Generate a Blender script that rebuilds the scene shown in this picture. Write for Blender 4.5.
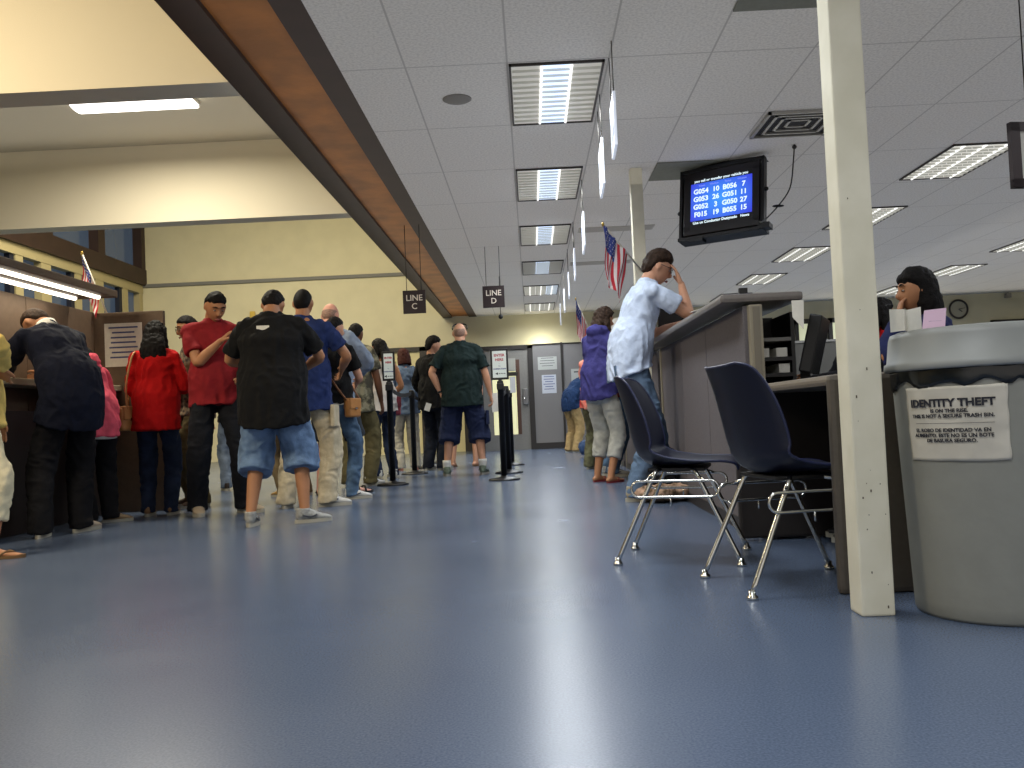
import bpy, bmesh, math, random
from mathutils import Vector, Matrix, noise, Quaternion
from mathutils.bvhtree import BVHTree
R = math.radians
C = bpy.context.scene.collection
for o in list(bpy.data.objects):
    bpy.data.objects.remove(o)
random.seed(7)

# ------------------------------------------------------------------ camera
F_PX, VPX, VPY, SLOPE, CAM_Z = 900.0, 532.0, 416.0, 0.043, 0.70
_Yc = Vector(((VPX-512)/F_PX, (384-VPY)/F_PX, -1.0)).normalized()
_Zc = Vector((1, SLOPE, 0)).cross(_Yc).normalized()
_Xc = _Yc.cross(_Zc)
cam_data = bpy.data.cameras.new('camera')
cam_data.sensor_fit = 'HORIZONTAL'; cam_data.sensor_width = 36.0
cam_data.lens = F_PX/1024*36.0
cam_data.clip_start = 0.05; cam_data.clip_end = 200
cam = bpy.data.objects.new('camera', cam_data); C.objects.link(cam)
cam.matrix_world = Matrix.Translation((0, 0, CAM_Z)) @ Matrix((_Xc, _Yc, _Zc)).to_4x4()
bpy.context.scene.camera = cam

# ------------------------------------------------------------------ exposure, world
sc = bpy.context.scene
sc.view_settings.view_transform = 'Standard'
sc.view_settings.look = 'None'
sc.view_settings.gamma = 1.0
sc.view_settings.use_curve_mapping = False
sc.view_settings.exposure = 0.0
sc.cycles.use_denoising = True
sc.cycles.max_bounces = 7
sc.cycles.diffuse_bounces = 4
sc.cycles.sample_clamp_indirect = 4.0
sc.cycles.caustics_reflective = False; sc.cycles.caustics_refractive = False
w = bpy.data.worlds.new('world'); sc.world = w; w.use_nodes = True
w.node_tree.nodes['Background'].inputs[0].default_value = (1.0, 0.94, 0.86, 1)   # added ambient fill, entering through the open side behind the camera
w.node_tree.nodes['Background'].inputs[1].default_value = 0.75

MAIN_W = 36.0      # watts of each ceiling fixture of the office
HIGH_W = 80.0      # each fixture in the tall bays
def lamp(name, kind, loc, energy, color, parent=None, size=(0.5, 1.0), rot=(0, 0, 0), spread=150):
    d = bpy.data.lights.new(name, kind); d.energy = energy; d.color = color
    if kind == 'AREA':
        d.shape = 'RECTANGLE'; d.size, d.size_y = size; d.spread = R(spread)
    o = bpy.data.objects.new(name, d); C.objects.link(o)
    o.location = loc; o.rotation_euler = rot
    if parent: o.parent = parent
    return o

# added upward fill lamps, standing in for louvre light scattered onto the ceilings
for (x, y, sx, sy, e) in ((2.05, 11.5, 7.7, 15.0, 78), (9.4, 11.5, 7.0, 15.0, 88), (2.05, 1.5, 7.7, 5.0, 26), (-4.6, 7.5, 5.4, 3.2, 14)):
    lamp('lamp_ceiling_fill', 'AREA', (x, y, 2.74 if x > 0 else 3.5), e, (1.0, .95, .87), None, (sx, sy), (math.pi, 0, 0), 180)

# ------------------------------------------------------------------ materials
def lin(c):
    return tuple(((v/255)/12.92 if v/255 <= 0.04045 else ((v/255+0.055)/1.055)**2.4) for v in c)
_m = {}
def mat(name, col, rough=0.6, metal=0.0, emit=None, estr=1.0, noise_amt=0.0, nscale=20, bump=0.0, bscale=80, col2=None, spec=None, kind=None):
    if name in _m: return _m[name]
    m = bpy.data.materials.new(name); m.use_nodes = True; _m[name] = m
    nt = m.node_tree; b = nt.nodes['Principled BSDF']
    c = lin(col)
    b.inputs['Base Color'].default_value = (*c, 1)
    b.inputs['Roughness'].default_value = rough
    b.inputs['Metallic'].default_value = metal
    if spec is not None: b.inputs['Specular IOR Level'].default_value = spec
    if emit:
        b.inputs['Emission Color'].default_value = (*lin(emit), 1); b.inputs['Emission Strength'].default_value = estr
    tc = nt.nodes.new('ShaderNodeTexCoord')
    if noise_amt or col2:
        n = nt.nodes.new('ShaderNodeTexNoise'); n.inputs['Scale'].default_value = nscale; n.inputs['Detail'].default_value = 4
        nt.links.new(tc.outputs['Object'], n.inputs['Vector'])
        r = nt.nodes.new('ShaderNodeValToRGB')
        a = noise_amt
        lo = tuple(max(0, v*(1-a)) for v in c); hi = tuple(min(1, v*(1+a)) for v in c)
        if col2: lo = lin(col2); hi = c
        r.color_ramp.elements[0].position = 0.35; r.color_ramp.elements[1].position = 0.65
        r.color_ramp.elements[0].color = (*lo, 1); r.color_ramp.elements[1].color = (*hi, 1)
        nt.links.new(n.outputs['Fac'], r.inputs['Fac']); nt.links.new(r.outputs['Color'], b.inputs['Base Color'])
        if kind == 'camo':
            r.color_ramp.interpolation = 'CONSTANT'
            r.color_ramp.elements[0].position = 0.0
            e = r.color_ramp.elements.new(0.47); e.color = (*lin((104, 100, 78)), 1)
            r.color_ramp.elements[2].position = 0.56
    if bump:
        n2 = nt.nodes.new('ShaderNodeTexNoise'); n2.inputs['Scale'].default_value = bscale; n2.inputs['Detail'].default_value = 3
        nt.links.new(tc.outputs['Object'], n2.inputs['Vector'])
        bp = nt.nodes.new('ShaderNodeBump'); bp.inputs['Strength'].default_value = bump; bp.inputs['Distance'].default_value = 0.01
        nt.links.new(n2.outputs['Fac'], bp.inputs['Height']); nt.links.new(bp.outputs['Normal'], b.inputs['Normal'])
    return m
def cloth(name, col, a=0.14): return mat('cloth_'+name, col, 0.9, noise_amt=a, nscale=14, bump=0.35, bscale=45, spec=0.2)
def skin(name, col): return mat('skin_'+name, col, 0.55, noise_amt=0.06, nscale=9, spec=0.35)
def denim(name, col): return mat('denim_'+name, col, 0.9, noise_amt=0.28, nscale=9, bump=0.5, bscale=40, spec=0.2)

SKIN_L = skin('light', (196, 146, 118)); SKIN_M = skin('tan', (168, 118, 84)); SKIN_D = skin('brown', (112, 74, 52)); SKIN_P = skin('pink', (205, 150, 130))
HAIR_B = mat('hair_black', (13, 10, 10), 0.7, noise_amt=0.5, nscale=60, bump=0.4, bscale=120, spec=.18)
HAIR_BR = mat('hair_brown', (50, 36, 27), 0.7, noise_amt=0.4, nscale=60, bump=0.4, bscale=120, spec=.18)
HAIR_R = mat('hair_auburn', (60, 28, 22), 0.7, noise_amt=0.4, nscale=60, bump=0.4, bscale=120, spec=.18)
HAIR_G = mat('hair_grey_stubble', (138, 108, 92), 0.7, noise_amt=0.3, nscale=80)
BLACK = mat('black_plastic', (18, 18, 20), 0.4)
BLACKM = mat('black_metal', (22, 22, 25), 0.45, metal=0.2)
WHITE = mat('white_paper', (225, 222, 212), 0.8, noise_amt=0.04, nscale=30)
CHROME = mat('chrome', (215, 215, 210), 0.16, metal=1.0)
RUBBER = mat('shoe_rubber', (170, 165, 150), 0.8)
CREAM = mat('cream_wall_paint', (214, 207, 176), 0.8, noise_amt=0.03, nscale=3, bump=0.15, bscale=200)
GREYW = mat('grey_laminate', (128, 126, 122), 0.6, noise_amt=0.05, nscale=30)
GREYF = mat('grey_panel_fabric', (128, 126, 126), 0.95, noise_amt=0.12, nscale=160, bump=0.3, bscale=300, spec=0.1)
DKTRIM = mat('dark_trim', (44, 40, 38), 0.5)
BROWN = mat('dark_brown_paint', (50, 32, 26), 0.55, noise_amt=0.12, nscale=5)
INK = mat('ink', (40, 40, 48), 0.8)
INKB = mat('blue_ink', (70, 80, 130), 0.8); INKR = mat('red_ink', (170, 70, 80), 0.8)

# ------------------------------------------------------------------ mesh helpers
def tag(o, label=None, cat=None, group=None, kind=None):
    if label: o['label'] = label
    if cat: o['category'] = cat
    if group: o['group'] = group
    if kind: o['kind'] = kind
    return o
def thing(name, label, cat, loc=(0, 0, 0), rz=0, group=None):
    o = bpy.data.objects.new(name, None); C.objects.link(o)
    o.location = loc; o.rotation_euler = (0, 0, rz); o.empty_display_size = 0.1
    return tag(o, label, cat, group)
def obj(name, src, m, parent=None, smooth=False, label=None):
    if isinstance(src, bmesh.types.BMesh):
        me = bpy.data.meshes.new(name); bmesh.ops.recalc_face_normals(src, faces=src.faces); src.to_mesh(me); src.free()
    else: me = src
    me.name = name
    ms = m if isinstance(m, (list, tuple)) else [m]
    for x in ms: me.materials.append(x)
    if smooth:
        me.shade_smooth() if hasattr(me, 'shade_smooth') else None
    o = bpy.data.objects.new(name, me); C.objects.link(o)
    if parent: o.parent = parent
    if label: o['label'] = label
    return o
def struct(name, src, m, **k):
    o = obj(name, src, m, **k); o['kind'] = 'structure'; return o
def box(bm, x0, x1, y0, y1, z0, z1, bev=0.0, mi=0, M=None):
    n0 = set(bm.verts)
    vs = [bm.verts.new((x, y, z)) for x in (x0, x1) for y in (y0, y1) for z in (z0, z1)]
    f = [(0, 1, 3, 2), (4, 6, 7, 5), (0, 4, 5, 1), (2, 3, 7, 6), (0, 2, 6, 4), (1, 5, 7, 3)]
    fs = [bm.faces.new([vs[i] for i in q]) for q in f]
    for q in fs: q.material_index = mi
    if bev:
        es = list({e for q in fs for e in q.edges})
        bmesh.ops.bevel(bm, geom=es, offset=bev, segments=2, affect='EDGES', profile=0.6)
    if M is not None:
        for v in bm.verts:
            if v not in n0: v.co = M @ v.co
    return bm
def B(*a, **k):
    return box(bmesh.new(), *a, **k)
def tube(bm, pts, r, seg=8, cap=True, closed=False, mi=0):
    pts = [Vector(p) for p in pts]; n = len(pts)
    rs = r if isinstance(r, (list, tuple)) else [r]*n
    rings = []; prev = None
    for i, p in enumerate(pts):
        if closed: t = pts[(i+1) % n]-pts[i-1]
        else: t = pts[min(i+1, n-1)]-pts[max(i-1, 0)]
        t = t.normalized() if t.length else Vector((0, 0, 1))
        if prev is None:
            a = t.cross(Vector((0, 0, 1)));
            if a.length < 0.1: a = t.cross(Vector((1, 0, 0)))
        else: a = prev - t*prev.dot(t)
        a.normalize(); prev = a; b = t.cross(a)
        rings.append([bm.verts.new(p+(a*math.cos(2*math.pi*k/seg)+b*math.sin(2*math.pi*k/seg))*rs[i]) for k in range(seg)])
    for i in range(n if closed else n-1):
        A, Bq = rings[i], rings[(i+1) % n]
        for k in range(seg):
            f = bm.faces.new((A[k], A[(k+1) % seg], Bq[(k+1) % seg], Bq[k])); f.material_index = mi; f.smooth = True
    if cap and not closed:
        bm.faces.new(rings[0][::-1]).material_index = mi; bm.faces.new(rings[-1]).material_index = mi
    return bm
def lathe(bm, prof, c=(0, 0, 0), seg=32, mi=0):
    c = Vector(c); rings = []
    for r, z in prof:
        rings.append([bm.verts.new(c+Vector((r*math.cos(2*math.pi*k/seg), r*math.sin(2*math.pi*k/seg), z))) for k in range(seg)])
    for A, Bq in zip(rings, rings[1:]):
        for k in range(seg):
            f = bm.faces.new((A[k], A[(k+1) % seg], Bq[(k+1) % seg], Bq[k])); f.smooth = True; f.material_index = mi
    bm.faces.new(rings[0][::-1]).material_index = mi; bm.faces.new(rings[-1]).material_index = mi
    return bm
def smooth_path(pts, k=4):
    pts = [Vector(p) for p in pts]; out = []
    P = [pts[0]]+pts+[pts[-1]]
    for i in range(1, len(P)-2):
        for j in range(k):
            t = j/k; a, b, c, d = P[i-1:i+3]
            out.append(0.5*((2*b)+(c-a)*t+(2*a-5*b+4*c-d)*t*t+(3*b-a-3*c+d)*t**3))
    out.append(pts[-1]); return out
def loft(bm, pts, rads=None, ax=Vector((1, 0, 0)), seg=16, k=3, power=2.0, rnd=(False, False)):
    """closed tapered tube with elliptical sections; ax = direction of the first radius"""
    n = len(pts)
    P = smooth_path([Vector((*p,)) for p in pts], k)
    Q = smooth_path([Vector((r[0], r[1], 0)) for r in rads], k)
    rings = []
    secs = []
    for i in range(len(P)):
        t = (P[min(i+1, len(P)-1)]-P[max(i-1, 0)]).normalized()
        a = (ax-t*ax.dot(t)); a.normalize(); b = t.cross(a)
        secs.append([P[i], t, a, b, max(Q[i].x, .002), max(Q[i].y, .002)])
    def capsec(s, sign):
        out = []
        for ang in (30, 60, 80):
            m = min(s[4], s[5]); c = math.cos(R(ang)); h = math.sin(R(ang))*m
            out.append([s[0]+s[1]*sign*h, s[1], s[2], s[3], s[4]*c, s[5]*c])
        return out
    if rnd[0]: secs = capsec(secs[0], -1)[::-1]+secs
    if rnd[1]: secs = secs+capsec(secs[-1], 1)
    for p, t, a, b, ra, rb in secs:
        ring = []
        for q in range(seg):
            th = 2*math.pi*q/seg; c, s = math.cos(th), math.sin(th)
            e = 2.0/power
            ring.append(bm.verts.new(p+a*ra*math.copysign(abs(c)**e, c)+b*rb*math.copysign(abs(s)**e, s)))
        rings.append(ring)
    for A, Bq in zip(rings, rings[1:]):
        for q in range(seg): bm.faces.new((A[q], A[(q+1) % seg], Bq[(q+1) % seg], Bq[q]))
    bm.faces.new(rings[0][::-1]); bm.faces.new(rings[-1])
    return bm
def ball(bm, c, r, ax=None, seg=3):
    """ellipsoid, r = 3 radii along the axes of matrix ax"""
    c = Vector(c); res = bmesh.ops.create_icosphere(bm, subdivisions=seg, radius=1.0)
    A = ax or Matrix.Identity(3)
    for v in res['verts']:
        v.co = c + A @ Vector((v.co.x*r[0], v.co.y*r[1], v.co.z*r[2]))
    return bm
def union(bm, voxel, it=3):
    bmesh.ops.recalc_face_normals(bm, faces=bm.faces)
    me = bpy.data.meshes.new('u'); bm.to_mesh(me); bm.free()
    o = bpy.data.objects.new('u', me); C.objects.link(o)
    m = o.modifiers.new('r', 'REMESH'); m.mode = 'VOXEL'; m.voxel_size = voxel; m.use_smooth_shade = True
    s = o.modifiers.new('s', 'SMOOTH'); s.iterations = it; s.factor = 0.5
    dg = bpy.context.evaluated_depsgraph_get()
    out = bpy.data.meshes.new_from_object(o.evaluated_get(dg))
    bpy.data.objects.remove(o); bpy.data.meshes.remove(me)
    return out
def displace(me, f):
    ns = [v.normal.copy() for v in me.vertices]
    for v, n in zip(me.vertices, ns): v.co = v.co + n*f(v.co)
def wrinkle(amp, sx=9, sz=5, seed=0, zhem=None):
    def f(p):
        q = Vector((p.x*sx+seed, p.y*sx, p.z*sz))
        a = noise.noise(q + Vector((0, 0, 1))*2*noise.noise(q*0.6))
        return amp*(1-2*abs(a)*2.0)*0.8 + amp*0.4*noise.noise(q*2.3)
    return f
FONT = None
def text(name, s, size, m, parent, M, depth=0.0008, bend=None, bold=0.0, align='CENTER'):
    cu = bpy.data.curves.new(name, 'FONT'); cu.body = s; cu.size = size; cu.extrude = depth; cu.align_x = align; cu.align_y = 'CENTER'
    cu.offset = bold; cu.resolution_u = 3
    o = bpy.data.objects.new('t', cu); C.objects.link(o)
    dg = bpy.context.evaluated_depsgraph_get()
    me = bpy.data.meshes.new_from_object(o.evaluated_get(dg)); bpy.data.objects.remove(o)
    me.transform(M)
    if bend:
        for v in me.vertices: v.co = bend(v.co)
    return obj(name, me, m, parent)
def face_mat(origin, right, up):
    """matrix whose x = right, y = up, z = towards the viewer"""
    r = Vector(right).normalized(); u = Vector(up).normalized(); n = r.cross(u)
    M = Matrix((r, u, n)).transposed().to_4x4(); M.translation = Vector(origin); return M
FRONT = lambda x, y, z: face_mat((x, y, z), (1, 0, 0), (0, 0, 1))

# ------------------------------------------------------------------ room
CEIL = 2.90; FARY = 19.4; LEFTX = -8.42; RIGHTX = 13.0; BX0, BX1 = -1.83, -1.10
BACKY = -5.0
def floor_mat():
    m = mat('blue_speckled_vinyl', (70, 92, 134), 0.3, spec=0.5)
    nt = m.node_tree; b = nt.nodes['Principled BSDF']; tc = nt.nodes['Texture Coordinate']
    n = nt.nodes.new('ShaderNodeTexNoise'); n.inputs['Scale'].default_value = 160; n.inputs['Detail'].default_value = 3
    n2 = nt.nodes.new('ShaderNodeTexNoise'); n2.inputs['Scale'].default_value = 1.3; n2.inputs['Detail'].default_value = 5
    r = nt.nodes.new('ShaderNodeValToRGB'); r.color_ramp.elements[0].position = .3; r.color_ramp.elements[1].position = .7
    r.color_ramp.elements[0].color = (*lin((76, 89, 112)), 1); r.color_ramp.elements[1].color = (*lin((97, 110, 133)), 1)
    nt.links.new(tc.outputs['Object'], n.inputs['Vector']); nt.links.new(tc.outputs['Object'], n2.inputs['Vector'])
    nt.links.new(n.outputs['Fac'], r.inputs['Fac'])
    mx = nt.nodes.new('ShaderNodeMix'); mx.data_type = 'RGBA'; mx.blend_type = 'MULTIPLY'; mx.inputs['Factor'].default_value = 0.35
    nt.links.new(r.outputs['Color'], mx.inputs['A']); nt.links.new(n2.outputs['Color'], mx.inputs['B'])
    r3 = nt.nodes.new('ShaderNodeValToRGB'); r3.color_ramp.elements[0].color = (.7, .7, .7, 1); r3.color_ramp.elements[1].color = (1, 1, 1, 1)
    nt.links.new(n2.outputs['Fac'], r3.inputs['Fac']); nt.links.new(r3.outputs['Color'], mx.inputs['B'])
    nt.links.new(mx.outputs['Result'], b.inputs['Base Color'])
    mr = nt.nodes.new('ShaderNodeMapRange'); mr.inputs['To Min'].default_value = .19; mr.inputs['To Max'].default_value = .31
    nt.links.new(n2.outputs['Fac'], mr.inputs['Value']); nt.links.new(mr.outputs['Result'], b.inputs['Roughness'])
    bp = nt.nodes.new('ShaderNodeBump'); bp.inputs['Strength'].default_value = .05; bp.inputs['Distance'].default_value = .005
    nt.links.new(n.outputs['Fac'], bp.inputs['Height']); nt.links.new(bp.outputs['Normal'], b.inputs['Normal'])
    return m
GX, GY, GX0, GY0 = 0.635, 1.2, -0.06, 5.52
def ceil_mat():
    m = mat('acoustic_ceiling_tiles', (178, 176, 172), 0.95, spec=0.1)
    nt = m.node_tree; b = nt.nodes['Principled BSDF']; tc = nt.nodes['Texture Coordinate']
    sep = nt.nodes.new('ShaderNodeSeparateXYZ'); nt.links.new(tc.outputs['Object'], sep.inputs[0])
    def line(sock, off, per, wd):
        a = nt.nodes.new('ShaderNodeMath'); a.operation = 'SUBTRACT'; nt.links.new(sock, a.inputs[0]); a.inputs[1].default_value = off-per/2
        md = nt.nodes.new('ShaderNodeMath'); md.operation = 'FLOORED_MODULO'; nt.links.new(a.outputs[0], md.inputs[0]); md.inputs[1].default_value = per
        s = nt.nodes.new('ShaderNodeMath'); s.operation = 'SUBTRACT'; nt.links.new(md.outputs[0], s.inputs[0]); s.inputs[1].default_value = per/2
        ab = nt.nodes.new('ShaderNodeMath'); ab.operation = 'ABSOLUTE'; nt.links.new(s.outputs[0], ab.inputs[0])
        lt = nt.nodes.new('ShaderNodeMath'); lt.operation = 'LESS_THAN'; nt.links.new(ab.outputs[0], lt.inputs[0]); lt.inputs[1].default_value = wd
        return lt.outputs[0]
    lx = line(sep.outputs[0], GX0, GX, .006); ly = line(sep.outputs[1], GY0, GY, .006)
    mxx = nt.nodes.new('ShaderNodeMath'); mxx.operation = 'MAXIMUM'; nt.links.new(lx, mxx.inputs[0]); nt.links.new(ly, mxx.inputs[1])
    n = nt.nodes.new('ShaderNodeTexNoise'); n.inputs['Scale'].default_value = 60; n.inputs['Detail'].default_value = 5
    nt.links.new(tc.outputs['Object'], n.inputs['Vector'])
    r = nt.nodes.new('ShaderNodeValToRGB'); r.color_ramp.elements[0].position = .35; r.color_ramp.elements[1].position = .6
    r.color_ramp.elements[0].color = (*lin((206, 203, 198)), 1); r.color_ramp.elements[1].color = (*lin((226, 223, 217)), 1)
    nt.links.new(n.outputs['Fac'], r.inputs['Fac'])
    mx = nt.nodes.new('ShaderNodeMix'); mx.data_type = 'RGBA'; nt.links.new(mxx.outputs[0], mx.inputs['Factor'])
    nt.links.new(r.outputs['Color'], mx.inputs['A']); mx.inputs['B'].default_value = (*lin((184, 181, 176)), 1)
    nt.links.new(mx.outputs['Result'], b.inputs['Base Color'])
    return m
struct('floor', B(LEFTX-.2, RIGHTX+.2, BACKY, FARY+.2, -.1, 0), floor_mat())
struct('ceiling', B(BX1, RIGHTX, BACKY, FARY, CEIL, CEIL+.1), ceil_mat())
struct('wall_far', B(LEFTX-.2, RIGHTX+.2, FARY, FARY+.2, 0, 6.0), CREAM)
struct('wall_right', B(RIGHTX, RIGHTX+.2, BACKY, FARY, 0, 3.0), CREAM)
# tall bays on the left, split by deep cross beams
HC = 3.72
struct('ceiling_high', B(LEFTX, BX0-.0, BACKY, 9.5, HC, HC+.1), mat('high_ceiling_plaster', (200, 192, 172), 0.9, bump=.1, bscale=150))
struct('ceiling_clerestory', B(LEFTX, BX0, 9.5, FARY, 5.9, 6.0), CREAM)
WARMP = mat('warm_beam_plaster', (226, 216, 192), 0.85, bump=.1, bscale=150)
struct('trim_cross_beam_near', B(LEFTX, BX0, 5.6, 5.85, 2.9, HC), WARMP)
struct('trim_cross_beam_mid', B(LEFTX, BX0, 9.3, 9.52, 2.9, 5.9), WARMP)
struct('wall_bay_side', B(BX0-.02, BX0+.10, BACKY, FARY, 2.92, 6.0), CREAM)
bm = bmesh.new(); wood = mat('brown_stained_wood', (168, 104, 42), 0.5, noise_amt=.25, nscale=3, bump=.1, bscale=30)
beam = struct('trim_long_beam', box(bm, BX0+.12, BX1-.12, BACKY, FARY, 2.93, 3.4), wood)
for x0, x1 in ((BX0, BX0+.20), (BX1-.17, BX1)):
    struct('trim_beam_edge', B(x0, x1, BACKY, FARY, 2.898, 3.3), BROWN)
struct('trim_far_wall_rail', B(LEFTX, BX0, FARY-.05, FARY, 3.86, 3.93, ), mat('rail_grey', (120, 120, 118), .7))
# left wall: solid below, window band, clerestory glass
struct('wall_left_low', B(LEFTX-.2, LEFTX, BACKY, FARY, 0, 1.1), CREAM)
struct('wall_left_near', B(LEFTX-.2, LEFTX, BACKY, 9.5, 1.1, 6.0), CREAM)
DUSK = mat('dusk_window_glass', (44, 60, 84), 0.12, spec=.6, emit=(72, 84, 100), estr=.42)
WOODC = mat('cream_window_wood', (176, 164, 124), 0.6)
nwin = 5; y0, y1 = 9.6, 19.35; wd = (y1-y0)/nwin
for i in range(nwin):
    a = y0+i*wd; b_ = a+wd
    f = bmesh.new()
    for (p, q) in ((a, a+.16), (b_-.16, b_), (a+wd*.52, a+wd*.52+.22)):
        box(f, LEFTX-.12, LEFTX+.06, p, q, 1.1, 3.88)
    box(f, LEFTX-.12, LEFTX+.07, a, b_, 3.72, 3.9); box(f, LEFTX-.12, LEFTX+.07, a, b_, 1.1, 1.2)
    wo = struct('window_%d' % (i+1), f, WOODC)
    g = obj('window_pane', B(LEFTX-.09, LEFTX-.07, a, b_, 1.15, 3.8), DUSK, wo)
    g2 = obj('window_jamb', B(LEFTX-.06, LEFTX+.03, a+wd*.52-.12, a+wd*.52-.0, 1.2, 3.72), mat('navy_window_shade', (22, 26, 44), .6), wo)
    c = bmesh.new(); box(c, LEFTX-.12, LEFTX+.12, b_-.14, b_+.14, 4.2, 5.9)
    co = struct('trim_clerestory_post', c, BROWN)
    obj('window_pane', B(LEFTX-.09, LEFTX-.07, a, b_, 4.2, 5.9), DUSK, co)
struct('trim_window_beam', B(LEFTX-.15, LEFTX+.14, 9.55, FARY, 3.9, 4.24), BROWN)

# columns
COLM = mat('cream_column_paint', (236, 230, 208), 0.5, col2=(224, 218, 194), nscale=6)
def column(y, label_y):
    c = bmesh.new(); box(c, 1.045-.065*label_y, 1.155-.065*label_y, y, y+.11, 0, 2.9, bev=.008)
    return struct('trim_column', c, COLM)
col1 = column(2.98, 0)
sc_ = bmesh.new(); rr = random.Random(4)
for i in range(16):
    z = rr.choice([rr.uniform(.02, .5), rr.uniform(.3, 2.0)]); x = rr.uniform(1.06, 1.14); s = rr.uniform(.0008, .0022)
    box(sc_, x-s, x+s, 2.9785, 2.9795, z-s*rr.uniform(1, 4), z+s)
obj('scuff_marks', sc_, mat('scuff', (96, 84, 68), .9), col1)
column(8.08, 1)

# ------------------------------------------------------------------ ceiling fixtures
def emis(name, col, s, stripes=0):
    m = bpy.data.materials.new(name); m.use_nodes = True; nt = m.node_tree
    b = nt.nodes['Principled BSDF']; b.inputs['Base Color'].default_value = (.5, .5, .5, 1); b.inputs['Roughness'].default_value = .6
    b.inputs['Emission Color'].default_value = (*lin(col), 1); b.inputs['Emission Strength'].default_value = s
    return m
E_MID = emis('tube_light_blue_white', (200, 222, 255), 1.35)
E_EDGE = emis('tube_light_white', (250, 250, 245), 1.25)
E_SIDE = emis('reflector_glow_warm', (186, 182, 168), .50)
E_SIDEW = emis('reflector_glow_white', (215, 212, 200), .75)
E_DIM = emis('reflector_unlit', (130, 130, 126), .35)
LOUV = mat('louver_aluminium', (205, 205, 198), 0.4, metal=.2)
def fixture(x, y, label, style='main', light=MAIN_W):
    t = thing('ceiling_light', label, 'ceiling light', (x, y, CEIL), 0, 'recessed louvred office lights')
    W, L = .60, 1.16
    fr = bmesh.new()
    for a in ((0, .014, 0, L), (W-.014, W, 0, L), (0, W, 0, .014), (0, W, L-.014, L)): box(fr, a[0], a[1], a[2], a[3], -.016, 0)
    obj('frame', fr, DKTRIM, t)
    third = (W-.028)/3
    for i in range(3):
        m = (E_MID if (i == 1 and style != 'white') else E_SIDE if style == 'main' else E_DIM if style == 'dim' else E_SIDEW)
        if style == 'half': m = E_MID if i == 2 else E_SIDEW
        obj('reflector', B(.014+third*i, .014+third*(i+1), .014, L-.014, -.006, -.001), m, t)
    tb = bmesh.new()
    if style != 'dim':
        for px in ((.014+third, .014+2*third) if style == 'main' else (.014+third*.5, .014+third*1.5, .014+third*2.5)):
            tube(tb, [(px, .03, -.014), (px, L-.03, -.014)], .009)
        obj('tube', tb, E_EDGE, t)
    lv = bmesh.new()
    for i in range(1, 12):
        yy = i*L/12
        for k in range(3):
            box(lv, .018+third*k, .010+third*(k+1), yy-.002, yy+.002, -.022, -.006)
    obj('louver', lv, LOUV, t)
    if light: lamp('lamp_glow', 'AREA', (W/2, L/2, -.03), light, (.92, .97, 1.0), t, (.5, 1.05), (0, 0, 0), 158)
    return t
words_row = ['nearest the camera', 'second from the camera', 'third from the camera', 'fourth from the camera', 'fifth from the camera', 'farthest, by the far wall']
for k in range(6):
    st = ['main', 'main', 'main', 'dim', 'half', 'white'][k]
    fixture(GX0+.01, GY0+.02+2.4*k, 'louvred light with blue-white middle in the row beside the hanging signs, '+words_row[k] if k < 4 else 'white louvred light in the row beside the hanging signs, '+words_row[k], st)
for k in range(5):
    fixture(GX0+6*GX+.01, 7.82+2.4*k, ['large louvred light right of the cream column, nearest in its row', 'louvred light half hidden by the cream column, second in its row', 'louvred light left of the cream column above the service counter', 'small louvred light above the near counter end, fourth in its row', 'last louvred light at the far wall behind the counter'][k], 'white')
for k in range(4):
    fixture(GX0+11.2*GX+.01, 10.22+2.4*k, ['louvred light cut off by the right picture edge, nearest in the rightmost row', 'louvred light at the right picture edge, second of the rightmost row', 'louvred light above the clock and woman with dark bob', 'last louvred light of the rightmost row by the far wall'][k], 'white')
# fixtures of the same grid over and behind the camera light the foreground
for (x, y) in ((GX0, 3.12), (GX0, .7), (GX0, -1.7), (3.75, 5.4), (3.75, 3.0), (3.75, .6)):
    lamp('lamp_overhead', 'AREA', (x+.3, y+.6, CEIL-.02), MAIN_W*.8, (.92, .97, 1.0), None, (.5, 1.05), (0, 0, 0), 150)

# wrap light in the tall bay, visible one and its twin in the near bay
def wrap_light(x, y, z, label, power, col=(1, .93, .76), e=3.0):
    t = thing('bay_light', label, 'ceiling light', (x, y, z))
    obj('housing', B(-.55, .55, -.14, .14, -.03, 0), mat('white_metal', (210, 208, 200), .5), t)
    d = bmesh.new(); loft(d, [(-.54, 0, -.045), (.54, 0, -.045)], [(.13, .035), (.13, .035)], ax=Vector((0, 1, 0)), seg=20, k=2)
    obj('diffuser', d, mat('wrap_lens', (240, 240, 235), .5, emit=(255, 250, 240), estr=e), t)
    lamp('lamp_glow', 'AREA', (0, 0, -.1), power, col, t, (1.0, .25), (0, 0, 0), 175)
wrap_light(-3.48, 8.0, HC, 'bright white wrap light on the tall bay ceiling between two cross beams', HIGH_W)

# brackets: warm lamps of the near bay (beyond the left edge) and of the far bay
lamp('lamp_near_bay', 'AREA', (-4.2, 3.2, 3.5), 125, (1, .84, .58), None, (1.6, .4), (R(35), 0, 0), 170)
for (x, y) in ((-4.2, 14.2), (-6.2, 13.0), (-3.0, 11.5)):
    lamp('lamp_far_bay', 'AREA', (x, y, 5.5), 160, (1, .90, .68), None, (1.2, .6), (R(18), 0, 0), 170)

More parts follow.
